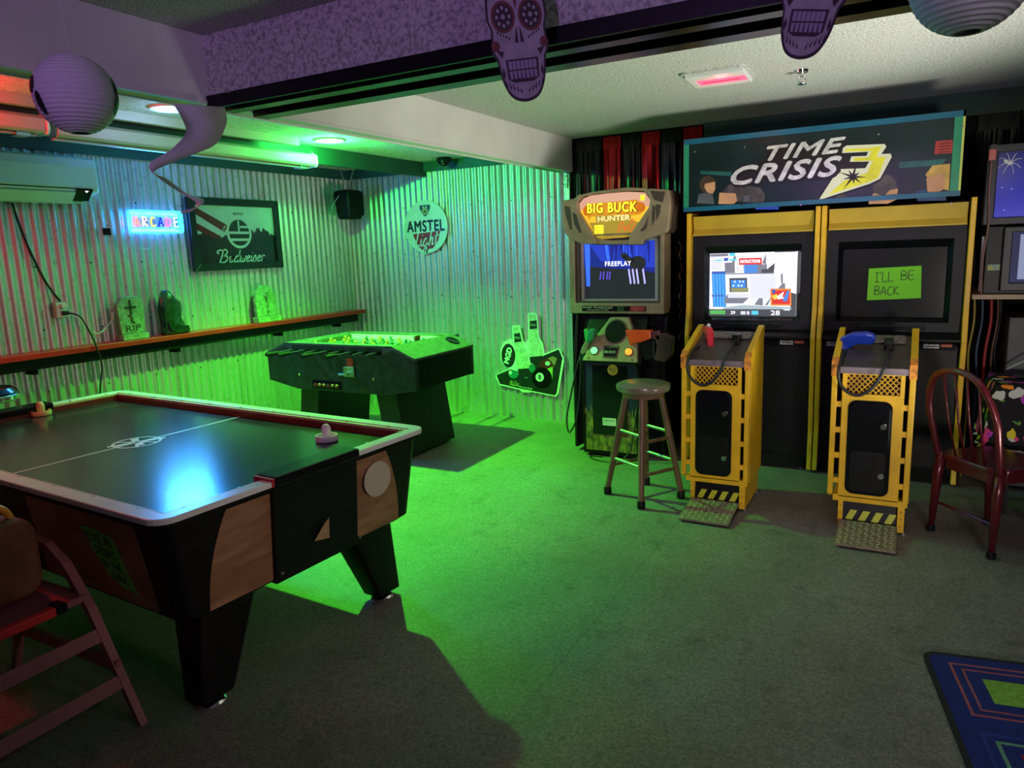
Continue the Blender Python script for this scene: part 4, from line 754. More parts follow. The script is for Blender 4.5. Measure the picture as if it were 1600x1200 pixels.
S1 = (E('scr_night_blue', (0.012, 0.035, 0.42), 1.3), E('scr_mid_blue', (0.006, 0.014, 0.20), 1.2), E('scr_dark', (0.012, 0.014, 0.018), 1.0), E('scr_bright_blue', (0.03, 0.12, 0.95), 1.5), E('scr_lilac', (0.45, 0.42, 0.95), 1.2), E('scr_white', (1, 1, 1), 1.6), E('scr_violet', (0.09, 0.06, 0.55), 1.2))
sx0, sx1, sz0, sz1 = 3.013, 3.577, 1.214, 1.638
mb = MB().mat(S1[1]); d = -0.8352; mb.flat([(sx0, sz0), (sx1, sz0), (sx1, sz1), (sx0, sz1)], 'y', d)
mb.mat(S1[0]); mb.flat([(3.15, 1.50), (3.30, 1.46), (sx1, 1.44), (sx1, sz1), (3.05, sz1)], 'y', d - 0.0004)
mb.mat(S1[2]); mb.flat([(sx0, sz0), (sx1, sz0), (sx1, 1.40), (3.45, 1.43), (3.25, 1.44), (3.06, 1.46), (sx0, 1.45)], 'y', d - 0.0008)
mb.mat(S1[3]); mb.flat([(sx0 + 0.015, 1.31), (sx0 + 0.045, 1.31), (sx0 + 0.05, sz1), (sx0 + 0.005, sz1)], 'y', d - 0.001)
for k in range(20):
    x = random.uniform(3.2, 3.55); ww = random.uniform(0.004, 0.012); mb.mat(S1[1] if k % 3 else S1[3]); zb = random.uniform(1.46, 1.55); mb.flat([(x, zb), (x + ww, zb), (x + ww + random.uniform(-.03, .03), sz1), (x + random.uniform(-.03, .02), sz1)], 'y', d - 0.001 - k * 0.00002)
mb.mat(S1[2]); mb.flat(circ(3.44, 1.475, 0.065, 0.055, 18), 'y', d - 0.0016); mb.flat(circ(3.335, 1.535, 0.026, 0.022, 12), 'y', d - 0.0016); mb.flat([(3.32, 1.52), (3.36, 1.54), (3.42, 1.50), (3.38, 1.46)], 'y', d - 0.0016)
mb.mat(S1[4])
for x in (3.365, 3.395, 3.425, 3.475): mb.flat([(x, 1.43), (x + 0.012, 1.44), (x + 0.028, 1.33), (x + 0.016, 1.32)], 'y', d - 0.0020)
mb.mat(S1[6])
for x in (3.135, 3.16, 3.19, 3.21): mb.flat([(x, 1.36), (x + 0.01, 1.42), (x + 0.02, 1.42), (x + 0.012, 1.36)], 'y', d - 0.0020)
mb.build('screen', None, BB, recalc=False)
text('screen_lettering', 'FREEPLAY', S1[5], BB, (3.287, d - 0.003, 1.475), '-y', 0.05, width=0.205, bold=0.0006, space=1.18)
lp = bxo('label_plate', BLACKG, BB, 3.01, 3.52, -0.889, -0.885, 1.125, 1.162)
bxo('label_red', M('label_red', (0.3, 0.02, 0.02), 0.5, var=0.1), lp, 3.40, 3.51, -0.8905, -0.889, 1.128, 1.159)
text('label_print', 'PUMP TO RELOAD', M('label_cream', (0.6, 0.55, 0.42), 0.5, var=0.05), lp, (3.14, -0.8898, 1.150), '-y', 0.02, width=0.24); text('label_print', 'AFTER EVERY SHOT', M('label_cream', (0.6, 0.55, 0.42)), lp, (3.14, -0.8898, 1.133), '-y', 0.011, width=0.18)
text('label_print', 'SHOOT\nBUCKS', M('label_green', (0.1, 0.3, 0.12), 0.5, var=0.05), lp, (3.325, -0.8898, 1.142), '-y', 0.016); text('label_print', 'AVOID\nDOES', M('label_pink', (0.6, 0.1, 0.1), 0.5, var=0.05), lp, (3.445, -0.8912, 1.142), '-y', 0.016)
# header
wing_l = [(70, 270), (250, 240), (275, 205), (330, 190), (270, 290), (280, 380), (460, 640), (530, 760), (330, 772), (160, 712), (90, 640), (62, 480)]
wing_r = [(1150, 170), (1170, 125), (1400, 138), (1425, 300), (1400, 560), (1375, 605), (1100, 700), (1080, 750), (910, 755), (930, 650), (1165, 330), (1178, 250)]
top = [(275, 205), (500, 160), (900, 112), (1110, 122), (1170, 130), (1185, 260), (1150, 200), (1100, 150), (900, 150), (500, 185), (340, 215), (265, 290), (225, 330), (235, 260)]
hdr = MB().prism(bbp([(70, 270), (250, 240), (275, 205), (500, 160), (900, 112), (1110, 122), (1170, 125), (1400, 138), (1425, 300), (1400, 560), (1375, 605), (1100, 700), (1080, 755), (910, 760), (520, 775), (330, 772), (160, 712), (90, 640), (62, 480)]), 'y', -0.86, -0.70).build('header_shell', BRZD, BB, bevel=0.008)
MB().prism(bbp(wing_l), 'y', -0.915, -0.86).build('antler_wing', BRZ, BB, bevel=0.010, seg=3); MB().prism(bbp(wing_r), 'y', -0.915, -0.86).build('antler_wing', BRZ, BB, bevel=0.010, seg=3)
MB().prism(bbp(top), 'y', -0.905, -0.86).build('header_arch', BRZ, BB, bevel=0.006)
MB().prism(bbp([(440, 690), (530, 765), (910, 752), (930, 700), (700, 715)]), 'y', -0.90, -0.86).build('header_sill', BRZ, BB, bevel=0.005)
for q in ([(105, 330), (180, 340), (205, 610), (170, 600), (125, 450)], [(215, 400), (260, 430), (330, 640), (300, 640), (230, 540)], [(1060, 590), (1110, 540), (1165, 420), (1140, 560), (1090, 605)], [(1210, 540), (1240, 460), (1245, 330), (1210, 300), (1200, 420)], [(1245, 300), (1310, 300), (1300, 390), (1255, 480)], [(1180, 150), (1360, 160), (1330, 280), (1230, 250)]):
    MB().prism(bbp(q), 'y', -0.917, -0.91).build('antler_slot_shade', M('slot_shadow_paint', (0.05, 0.03, 0.02), 0.6, var=0.1), BB, bevel=0.002)  # recess shade painted as raised dark shapes, nothing is cut out
mq = [(275, 300), (330, 240), (420, 205), (650, 178), (685, 190), (720, 172), (900, 160), (1100, 168), (1170, 260), (1160, 330), (920, 655), (880, 672), (700, 690), (560, 702), (500, 700), (460, 640), (285, 385)]
MQ = (E('marquee_gold', (0.95, 0.52, 0.03), 1.0), E('marquee_yellow', (1.0, 0.76, 0.03), 1.25), E('marquee_pink', (0.80, 0.42, 0.30), 0.8), E('marquee_orange', (0.75, 0.17, 0.005), 0.75), E('marquee_olive', (0.50, 0.33, 0.03), 0.7), E('marquee_cream', (1.0, 0.80, 0.35), 1.0), E('marquee_red', (0.85, 0.15, 0.03), 0.9))
mb = MB().mat(MQ[0]); d = -0.872; mb.flat(bbp(mq), 'y', d)
mb.mat(MQ[2]); mb.flat(bbp([(275, 300), (330, 240), (420, 205), (650, 178), (900, 160), (1100, 168), (1170, 260), (1160, 330), (1000, 290), (700, 290), (400, 330), (285, 385)]), 'y', d - 0.0008)
mb.mat(MQ[4]); mb.flat(bbp([(400, 520), (950, 480), (1030, 500), (920, 655), (700, 690), (500, 700), (450, 620)]), 'y', d - 0.0007)
mb.mat(E('marquee_amber', (0.80, 0.30, 0.01), 0.8)); mb.flat(bbp([(390, 300), (700, 275), (1000, 245), (1090, 300), (1060, 400), (980, 420), (700, 420), (420, 450), (390, 490), (380, 420), (330, 430), (320, 350)]), 'y', d - 0.0012)
mb.mat(MQ[1]); mb.flat(bbp([(465, 545), (582, 540), (585, 670), (468, 675)]), 'y', d - 0.0014); mb.flat(bbp([(1045, 195), (1098, 192), (1098, 255), (1045, 255)]), 'y', d - 0.0014)
mb.mat(MQ[3]); mb.flat(bbp(circ(365, 385, 40, 55, 16)), 'y', d - 0.0018); mb.flat(bbp(circ(1050, 330, 55, 55, 16)), 'y', d - 0.0018)
mb.mat(MQ[4]); mb.flat(bbp([(480, 435), (930, 415), (930, 495), (490, 510)]), 'y', d - 0.0018)
mb.build('marquee', None, BB, recalc=False)
p = bb(690, 345); text('marquee_outline', 'BIG BUCK', E('marquee_brown', (0.30, 0.07, 0.005), 0.6), BB, (p[0] + 0.003, d - 0.003, p[1] - 0.003), '-y', 0.098, width=0.392, bold=0.008, roll=-0.02, space=1.12); text('marquee_lettering', 'BIG BUCK', MQ[1], BB, (p[0], d - 0.004, p[1]), '-y', 0.098, width=0.385, bold=0.0035, roll=-0.02, space=1.12)
p = bb(715, 463); text('marquee_lettering', 'HUNTER', MQ[5], BB, (p[0], d - 0.003, p[1]), '-y', 0.052, width=0.25, bold=0.002)
p = bb(850, 560); pen('marquee_script', ['P', 'r', 'O'], MQ[6], BB, (p[0], d - 0.003, p[1]), '-y', 0.075, 0.008, shear=0.4, width=0.14, roll=0.25)
for k, s in enumerate(('SHOOT', 'BUCKS', 'ONLY')): p = bb(524, 578 + k * 28); text('marquee_small_print', s, MQ[3], BB, (p[0], d - 0.003, p[1]), '-y', 0.015)
# control panel (sloped)
def cp(u, v): return (3.297 + (u - 700) * 0.000628, 0.98 - (v - 700) * 0.000628)
def cpp(pts, y): return [(cp(*p)[0], y(cp(*p)[1]), cp(*p)[1]) for p in pts]
fy = lambda z: -1.03 + (z - 0.77) * 0.42
def cpanel(name, m, pts, lift, thick=0.03, bev=0.004):
    n = len(pts); a_ = cpp(pts, lambda z: fy(z) - lift); b_ = cpp(pts, lambda z: fy(z) + thick)
    return MB().add(a_ + b_, [list(range(n)), list(range(n, 2 * n))[::-1]] + [(i, (i + 1) % n, n + (i + 1) % n, n + i) for i in range(n)]).build(name, m, BB, bevel=bev)
MB().prism([(-0.85, 0.70), (-1.00, 0.745), (-1.005, 0.77), (-0.83, 1.10), (-0.78, 1.10)], 'x', 3.05, 3.52).build('control_box', BLACK, BB, bevel=0.004)
cpanel('control_panel', BRZ, [(620, 540), (850, 540), (905, 650), (1000, 850), (1025, 1045), (335, 1045), (430, 820), (555, 640)], 0.006, 0.04)
cpanel('speaker_ring', BRZD, circ(715, 700, 140, n=28), 0.014, 0.03); cpanel('speaker_grille', BLACKM, circ(715, 700, 125, n=28), 0.017, 0.02, 0)
cpanel('display_bezel', BRZD, [(585, 865), (785, 865), (770, 1005), (590, 1000)], 0.012, 0.02); cpanel('display', BLACKG, [(605, 885), (770, 885), (757, 985), (610, 985)], 0.0145, 0.01, 0)
p = cp(685, 935); o = text('display_logo', 'BIG BUCK', M('silver_print', (0.6, 0.55, 0.45), 0.4, var=0.05), BB, (p[0], fy(p[1]) - 0.017, p[1]), (PI / 2 - 0.4, 0, 0), 0.026, width=0.085)
for u, col_, es_ in ((475, (0.15, 1.0, 0.25), 2.0), (910, (1.0, 0.22, 0.02), 2.2)):
    p = cp(u, 930); q = Matrix.Translation((p[0], fy(p[1]) - 0.004, p[1])) @ Matrix.Rotation(PI / 2 - 0.4, 4, 'X')
    MB().lathe([(0.033, 0.0), (0.033, 0.006), (0.027, 0.007)], (0, 0, 0), 20, q).build('button_ring', BRZD, BB, smooth='auto')
    MB().lathe([(0.026, 0.004), (0.026, 0.014), (0.018, 0.019), (0.001, 0.020)], (0, 0, 0), 20, q).build('start_button', E('button_%d' % u, col_, es_), BB, smooth='auto')
for u in (415, 962): p = cp(u, 1015); MB().sphere((p[0], fy(p[1]) - 0.006, p[1]), 0.006, 8, 6).build('panel_bolt', BLACK, BB)
for x in (3.12, 3.44): MB().cyl((x, -0.9, 0), (x, -0.9, 0.03), 0.025, n=12).build('foot', BLACK, BB)
for x in (3.0, 3.6): MB().cyl((x, -0.25, 0), (x, -0.25, 0.05), 0.025, n=12).build('foot', BLACK, BB)
# side gold artwork
mb = MB()
for k in range(5):
    zc = 1.62 - k * 0.16; ribbon_pts = spline([(-0.50 + 0.05 * math.sin(k), zc), (-0.44, zc - 0.05), (-0.50, zc - 0.09), (-0.46, zc - 0.13)], 5)
    mb.tube([(3.657, p.x, p.y) for p in ribbon_pts], 0.006, 5)
mb.build('side_artwork', M('gold_side_print', (0.25, 0.16, 0.06), 0.5, var=0.3), BB)
# light guns in holsters
t = thing('pump_gun', 'green-pump light gun holstered left of the green button', 'toy gun', (3.10, -0.98, 0.80), group='hunting game light guns')
MB().prism([(3.075, 0.995), (3.10, 1.005), (3.125, 0.97), (3.105, 0.90), (3.085, 0.92)], 'y', -1.02, -0.96).build('pump_grip', M('green_gun_plastic', (0.05, 0.42, 0.09), 0.35, var=0.1), t, bevel=0.006)
MB().prism([(3.12, 0.985), (3.145, 1.01), (3.175, 1.0), (3.165, 0.94), (3.115, 0.895), (3.10, 0.905)], 'y', -1.04, -0.98).build('barrel_shroud', M('dark_green_gun_plastic', (0.02, 0.22, 0.10), 0.35, var=0.1), t, bevel=0.008)
MB().prism([(3.085, 0.915), (3.115, 0.90), (3.09, 0.82), (3.05, 0.80), (3.04, 0.83)], 'y', -1.01, -0.97).build('stock', BRZ, t, bevel=0.006)
t = thing('pump_gun', 'orange-pump light gun with dark stock right of the orange button', 'toy gun', (3.52, -0.98, 0.78), group='hunting game light guns')
MB().prism([(3.405, 1.0), (3.60, 1.0), (3.60, 0.94), (3.52, 0.91), (3.47, 0.905), (3.445, 0.88)], 'y', -1.03, -0.96).build('pump_grip', M('orange_gun_plastic', (0.80, 0.07, 0.015), 0.35, var=0.1), t, bevel=0.008)
MB().prism([(3.58, 0.99), (3.66, 1.0), (3.67, 0.93), (3.60, 0.94)], 'y', -1.02, -0.96).build('barrel', M('dark_red_barrel', (0.10, 0.015, 0.025), 0.4, var=0.1), t, bevel=0.006)
MB().prism([(3.62, 0.97), (3.70, 0.985), (3.76, 0.95), (3.75, 0.82), (3.70, 0.77), (3.62, 0.78), (3.64, 0.88)], 'y', -1.02, -0.95).build('stock', M('maroon_gun_stock', (0.05, 0.018, 0.022), 0.4, var=0.15), t, bevel=0.012)
MB().prism([(3.50, 0.92), (3.62, 0.93), (3.62, 0.79), (3.54, 0.78)], 'y', -1.0, -0.94).build('receiver', BLACK, t, bevel=0.008)
tag(MB().tube(spline([(3.03, -0.93, 0.86), (2.99, -0.96, 0.70), (2.93, -0.97, 0.45), (2.90, -0.98, 0.28), (2.93, -1.0, 0.18), (2.99, -0.99, 0.30), (3.02, -0.98, 0.55), (3.03, -0.98, 0.78)]), 0.007, 8).build('gun_cable', CORD, None, smooth=True), 'black cable looping down the left side of the hunting machine', 'cable')
tag(MB().tube(spline([(3.47, -0.99, 0.75), (3.50, -1.02, 0.55), (3.49, -1.03, 0.35), (3.46, -1.02, 0.20), (3.44, -1.05, 0.08), (3.35, -1.10, 0.008), (3.18, -1.08, 0.008), (3.10, -1.0, 0.008), (3.20, -0.985, 0.008)]), 0.006, 8).build('floor_cable', CORD, None, smooth=True), 'black cable trailing behind the stool onto the floor', 'cable')
# ================================================================== TWIN SHOOTING CABINET
TC = thing('twin_shooter_machine', 'wide black and yellow twin shooting arcade machine with lit left screen', 'arcade machine', (4.675, -0.45, 0.0))
def sidep(x0, x1, pts, m, n): MB().prism(pts, 'x', x0, x1).build(n, m, TC, bevel=0.004)
spf = [(-0.05, 0.02), (-0.82, 0.02), (-0.80, 0.30), (-0.83, 0.62), (-0.86, 0.95), (-0.82, 1.15), (-0.82, 1.815), (-0.05, 1.815)]
for x0, x1 in ((3.80, 3.828), (4.652, 4.682), (4.690, 4.720), (5.518, 5.548)): sidep(x0, x1, spf, YEL, 'side_panel')
for x0, x1 in ((3.828, 4.652), (4.720, 5.518)):
    cell = bxo('cabinet_cell', BLACK, TC, x0, x1, -0.62, -0.06, 0.03, 1.81)
    bxo('lower_panel', BLACK, TC, x0, x1, -0.76, -0.70, 0.05, 0.90); bxo('kick_strip', BLACKM, TC, x0 + 0.02, x1 - 0.02, -0.78, -0.70, 0.02, 0.10)
    MB().prism([(-0.80, 1.655), (-0.80, 1.665), (-0.775, 1.70), (-0.80, 1.79), (-0.74, 1.79), (-0.70, 1.66)], 'x', x0 + 0.012, x1 - 0.012).build('yellow_valance', YELP, TC, bevel=0.002)
    mbx = 0.13; cx = (x0 + x1) / 2
    ringrect('', None, (x0, x1, 0.99, 1.66), (cx - 0.325, cx + 0.325, 1.055, 1.575), -0.755, -0.72).build('bezel', M('black_bezel', (0.012, 0.012, 0.016), 0.5, var=0.15, vscale=20, spec=0.3), TC, bevel=0.004)
    sm = MB()
    o_, i_ = (cx - 0.325, cx + 0.325, 1.055, 1.575), (cx - 0.297, cx + 0.297, 1.083, 1.527)
    vs = [(x, -0.754, z) for x, z in ((o_[0], o_[2]), (o_[1], o_[2]), (o_[1], o_[3]), (o_[0], o_[3]))] + [(x, -0.715, z) for x, z in ((i_[0], i_[2]), (i_[1], i_[2]), (i_[1], i_[3]), (i_[0], i_[3]))]
    sm.add(vs, [(k, (k + 1) % 4, 4 + (k + 1) % 4, 4 + k) for k in range(4)]).build('screen_mask', BLACKG, TC)
    MB().prism([(-0.755, 0.99), (-0.80, 0.975), (-0.835, 0.955), (-0.835, 0.94), (-0.76, 0.90)], 'x', x0, x1).build('control_shelf', BLACK, TC, bevel=0.003)
    ins = MB().prism([(-0.80, 0.885), (-0.772, 0.985), (-0.76, 0.985), (-0.76, 0.885)], 'x', x0 + 0.02, x1 - 0.02).build('instruction_panel', BLACKG, TC)
    for xx in (x0 + 0.03, x1 - 0.20):
        bxo('card_plate', M('silver_card', (0.42, 0.42, 0.42), 0.45, 0.2, var=0.4, vscale=70), ins, xx, xx + 0.085, -0.801, -0.797, 0.895, 0.955)
        bxo('card_text_block', M('orange_card', (0.55, 0.10, 0.03), 0.5, var=0.2, vscale=60), ins, xx + 0.095, xx + 0.155, -0.801, -0.797, 0.905, 0.95)
        bxo('card_rule', M('yellow_rule', (0.6, 0.5, 0.05), 0.5, var=0.1), ins, xx, xx + 0.165, -0.8005, -0.797, 0.965, 0.969)
        for k in range(3): bxo('card_line', BLACK, ins, xx + 0.008 + 0.01 * k, xx + 0.075 - 0.012 * k, -0.8022, -0.801, 0.905 + 0.015 * k, 0.911 + 0.015 * k)
    MB().cyl((x1 - 0.05, -0.70, 0.0), (x1 - 0.05, -0.70, 0.04), 0.03, n=12).build('caster', STEEL, TC); MB().cyl((x0 + 0.06, -0.70, 0.0), (x0 + 0.06, -0.70, 0.04), 0.03, n=12).build('caster', STEEL, TC)
    bxo('light_bar', M('dark_glass_bar', (0.02, 0.022, 0.026), 0.12, var=0.1), TC, cx - 0.18, cx + 0.20, -0.775, -0.755, 1.005, 1.035, bevel=0.003)
# left picture
S2 = {k: E('pic_' + k, c, s_) for k, (c, s_) in {'white': ((0.93, 0.93, 1.0), 1.25), 'pale': ((0.72, 0.72, 0.86), 1.1), 'grey': ((0.22, 0.22, 0.28), 1.0), 'dark': ((0.08, 0.08, 0.10), 1.0), 'blue': ((0.06, 0.28, 0.85), 1.0), 'cyan': ((0.1, 0.6, 0.95), 1.1), 'red': ((0.75, 0.04, 0.04), 1.0), 'yellow': ((0.85, 0.7, 0.08), 1.0), 'green': ((0.12, 0.6, 0.12), 1.0), 'ground': ((0.42, 0.52, 0.58), 1.0), 'orange': ((0.9, 0.25, 0.05), 1.0), 'navy': ((0.05, 0.12, 0.5), 1.0), 'olive': ((0.3, 0.3, 0.15), 1.0)}.items()}
def tv(u, v): return (3.943 + (u + (v - 300) * 0.05 - 285) / 1085 * 0.594, 1.527 - (v - 295) / 772 * 0.444)
def tvp(pts): return [(min(4.537, max(3.943, x)), min(1.527, max(1.083, z))) for x, z in (tv(*p) for p in pts)]
mb = MB(); lev = [0]
def pic(c, pts): lev[0] += 1; mb.mat(S2[c]); mb.flat(tvp(pts), 'y', -0.7165 - lev[0] * 0.00012)
def rc(c, a, b, c2, d2): pic(c, [(a, d2), (c2, d2), (c2, b), (a, b)])
rc('white', 200, 280, 1420, 1090); rc('pale', 780, 560, 1100, 860); rc('pale', 290, 370, 430, 500); pic('pale', [(300, 300), (540, 290), (540, 330), (300, 360)])
rc('grey', 470, 410, 600, 540); rc('blue', 715, 440, 880, 545); rc('grey', 880, 440, 1000, 545); pic('grey', [(940, 430), (990, 310), (990, 440)]); pic('dark', [(1000, 500), (1095, 425), (1080, 550), (930, 550), (930, 500)])
for k in range(12): rc('grey', 440 + k * 38, 405, 446 + k * 38, 545)
rc('grey', 430, 543, 1085, 556); pic('grey', [(600, 310), (620, 350), (600, 410), (565, 410)])
rc('blue', 300, 520, 475, 960); rc('navy', 300, 515, 475, 545); rc('navy', 290, 805, 460, 830)
for k in range(4): rc('cyan', 320 + k * 40, 550, 328 + k * 40, 950)
rc('dark', 525, 600, 750, 775); rc('blue', 545, 625, 730, 720)
for a in (585, 650, 690): rc('white', a, 635, a + 18, 655); rc('white', a - 20, 685, a, 705)
rc('olive', 545, 722, 765, 770); rc('pale', 500, 790, 770, 845); pic('grey', [(455, 860), (500, 790), (500, 845), (770, 845), (690, 915), (455, 915)])
pic('grey', [(830, 930), (890, 850), (940, 850), (940, 940)]); pic('grey', [(960, 935), (1180, 670), (1215, 670), (1215, 740), (1050, 830), (1000, 935)]); rc('grey', 1165, 560, 1190, 670)
pic('ground', [(460, 960), (700, 930), (1300, 960), (1310, 1080), (240, 1080)]); rc('dark', 240, 985, 1330, 1075); pic('dark', [(1280, 780), (1360, 800), (1360, 1075), (1270, 950)])
rc('grey', 290, 300, 520, 330); rc('cyan', 540, 290, 610, 330); rc('navy', 465, 350, 520, 390); rc('cyan', 350, 370, 450, 385); rc('cyan', 530, 365, 630, 385); rc('grey', 1100, 280, 1360, 305)
rc('red', 655, 360, 940, 440); rc('orange', 1035, 735, 1285, 940); rc('red', 1055, 755, 1265, 920); pic('yellow', [(1050, 820), (1110, 800), (1140, 850), (1080, 870)]); pic('white', [(1110, 830), (1200, 770), (1180, 830), (1200, 850), (1130, 865)]); pic('blue', [(1180, 880), (1240, 760), (1270, 760), (1230, 890)]); rc('navy', 1055, 745, 1095, 790)
for k in range(8): rc('green', 265 + k * 25, 1000, 285 + k * 25, 1050)
rc('cyan', 795, 1005, 880, 1050); rc('pale', 660, 1010, 720, 1050); rc('pale', 735, 1010, 770, 1050)
mb.build('lit_screen', None, TC, recalc=False)
for s, u, v, h, ww in (('INSTRUCTIONS', 797, 402, 0.030, 0.135), ('28', 1090, 1030, 0.045, 0.06), ('29', 560, 1030, 0.03, 0.03), ('P1 SHOT', 370, 978, 0.014, 0.07), ('TIME', 1225, 990, 0.014, 0.04)):
    p = tv(u, v); text('screen_lettering', s, S2['white'], TC, (p[0], -0.7265, p[1]), '-y', h, width=ww, bold=0.001)
bxo('dark_screen', M('switched_off_screen', (0.025, 0.026, 0.028), 0.13, var=0.05), TC, 4.822, 5.416, -0.722, -0.70, 1.083, 1.527)
# marquee box
MX0, MX1, MZ0, MZ1, MY = 3.79, 5.455, 1.825, 2.312, -0.865
mqb = bxo('marquee_box', BLACK, TC, MX0 + 0.015, MX1 - 0.01, -0.855, -0.35, MZ0, MZ1 - 0.01)
AQ = M('teal_marquee_edge', (0.008, 0.11, 0.20), 0.3, var=0.15, vscale=3); AQG = M('green_marquee_edge', (0.02, 0.26, 0.14), 0.3, var=0.1); AQY = M('yellow_edge_acrylic', (0.55, 0.6, 0.12), 0.35, var=0.05)
MB().box(MX0, MX1, -0.86, -0.852, MZ0, MZ1).build('marquee_panel', M('marquee_dark_teal', (0.003, 0.015, 0.018), 0.3, var=0.35, vscale=4), TC)
for nm_, m_, a in (('marquee_edge', AQ, (MX0, MX1, MZ1 - 0.035, MZ1)), ('marquee_edge', AQ, (MX0, MX1, MZ0, MZ0 + 0.03)), ('marquee_edge', AQG, (MX0, MX0 + 0.035, MZ0 + 0.03, MZ1 - 0.035)), ('marquee_edge', AQG, (MX1 - 0.055, MX1 - 0.012, MZ0 + 0.03, MZ1 - 0.035)), ('marquee_edge', AQY, (MX1 - 0.012, MX1, MZ0 + 0.03, MZ1))):
    bxo(nm_, m_, TC, a[0], a[1], -0.868, -0.8605, a[2], a[3])
def mk(px, py): return (3.963 + (px - 1105) * 0.003803, 1.991 - (py - 290) * 0.00366 - (px - 1105) * 0.000442 - 0.003)
def mkp(pts): return [mk(*p) for p in pts]
def ma(u, v): return (1060 + u / 6.667, 170 + v / 6.667)
def mb2(u, v): return (1280 + u / 6.667, 160 + v / 6.667)
SIL = M('silver_lettering', (0.66, 0.66, 0.68), 0.35, 0.3, var=0.3, vscale=18); SHD = M('marquee_shadow_black', (0.006, 0.004, 0.006), 0.4, var=0.1); Y3 = M('marquee_yellow_print', (0.75, 0.70, 0.03), 0.4, var=0.15, vscale=9); W3 = M('marquee_white_print', (0.72, 0.72, 0.55), 0.4, var=0.05)
mb = MB().mat(SHD); d = -0.8615
mb.flat([mk(*ma(*p)) for p in [(560, 740), (680, 520), (930, 490), (1000, 310), (1560, 250)]] + [mk(*mb2(*p)) for p in [(300, 330), (260, 560), (230, 720), (100, 740)]] + [mk(*ma(1050, 700)), mk(*ma(640, 770))], 'y', d)
mb.mat(M('marquee_glow_teal', (0.015, 0.10, 0.095), 0.3, var=0.3)); mb.flat(mkp([(1090, 262), (1145, 262), (1145, 270), (1090, 268)]), 'y', d); mb.flat(mkp([(1410, 237), (1475, 230), (1470, 240), (1410, 247)]), 'y', d)
# figures on the marquee: plain shapes without features
SKN = M('print_skin', (0.55, 0.27, 0.15), 0.5, var=0.12, vscale=20); HR1 = M('print_dark_hair', (0.05, 0.025, 0.015), 0.5, var=0.2); HR2 = M('print_blond_hair', (0.55, 0.33, 0.08), 0.5, var=0.2); NVY = M('print_navy_cloth', (0.02, 0.05, 0.16), 0.5, var=0.3); GRY = M('print_gunmetal', (0.06, 0.05, 0.055), 0.4, var=0.4, vscale=18); GYC = M('print_grey_cloth', (0.08, 0.08, 0.11), 0.5, var=0.2)
A = lambda pts: [mk(*ma(*p)) for p in pts]
Bq = lambda pts: [mk(*mb2(*p)) for p in pts]
d -= 0.0006
mb.mat(GYC); mb.flat(A([(160, 1015), (180, 900), (260, 880), (350, 900), (375, 1015)]), 'y', d)
mb.mat(HR1); mb.flat(A(circ(290, 780, 100, 110, 18)), 'y', d - 0.0003); mb.mat(SKN); mb.flat(A([(255, 770), (375, 740), (380, 830), (350, 890), (290, 880), (250, 820)]), 'y', d - 0.0006)
mb.mat(GRY); mb.flat(A([(470, 850), (560, 750), (900, 790), (960, 870), (940, 970), (640, 970), (480, 900)]), 'y', d); mb.mat(SKN); mb.flat(A([(430, 870), (620, 870), (640, 960), (600, 1000), (420, 1010)]), 'y', d - 0.0005)
mb.mat(GYC); mb.flat(A([(720, 890), (790, 890), (780, 970), (710, 970)]), 'y', d - 0.0005); mb.mat(M('print_bright_blue', (0.02, 0.06, 0.55), 0.4, var=0.1)); mb.flat(A([(830, 1010), (1120, 1005), (1110, 1035), (860, 1050)]), 'y', d)
mb.mat(HR2); mb.flat(Bq([(1120, 640), (1180, 540), (1340, 515), (1345, 800), (1200, 760)]), 'y', d); mb.mat(SKN); mb.flat(Bq([(1130, 680), (1250, 620), (1310, 690), (1300, 780), (1230, 840), (1150, 830)]), 'y', d - 0.0004); mb.mat(NVY); mb.flat(Bq([(1040, 820), (1130, 800), (1200, 860), (1310, 820), (1330, 905), (1060, 925)]), 'y', d - 0.0006)
mb.mat(GRY); mb.flat(Bq(circ(740, 780, 120, 130, 20)), 'y', d); mb.mat(SKN); mb.flat(Bq([(590, 920), (640, 860), (740, 890), (790, 820), (870, 800), (860, 920), (780, 970), (590, 985)]), 'y', d - 0.0004); mb.mat(GRY); mb.flat(Bq(circ(310, 930, 60, 50, 14)), 'y', d)
mb.mat(M('print_red_label', (0.42, 0.03, 0.03), 0.5, var=0.1)); mb.flat(Bq([(1195, 285), (1365, 265), (1355, 405), (1190, 420)]), 'y', d)
# big yellow numeral
d -= 0.0012
mb.mat(SHD); mb.flat(Bq([(240, 340), (720, 300), (760, 420), (815, 440), (700, 720), (600, 780), (40, 1000), (260, 600), (200, 580)]), 'y', d)
mb.mat(W3); mb.flat(Bq([(305, 375), (340, 345), (715, 322), (735, 350), (690, 430), (780, 425), (792, 460), (690, 700), (590, 760), (75, 970), (270, 610), (540, 590), (575, 515), (380, 525), (395, 465), (545, 455), (560, 410), (300, 430)]), 'y', d - 0.0004)
mb.mat(Y3); mb.flat(Bq([(330, 385), (560, 370), (690, 345), (655, 430), (650, 465), (735, 460), (670, 690), (580, 740), (180, 900), (330, 740), (560, 640), (610, 505), (420, 515), (425, 480), (570, 470), (590, 400), (330, 410)]), 'y', d - 0.0008)
mb.mat(SHD); star = []
for k in range(18):
    rr = 36 if k % 2 else (150, 90, 210, 100, 160, 110, 190, 90, 120)[k // 2]; an = 2 * PI * k / 18; star.append((420 + rr * math.cos(an), 690 - rr * 0.9 * math.sin(an)))
mb.flat(Bq(star), 'y', d - 0.0012)
mb.build('marquee_artwork', None, TC, recalc=False)
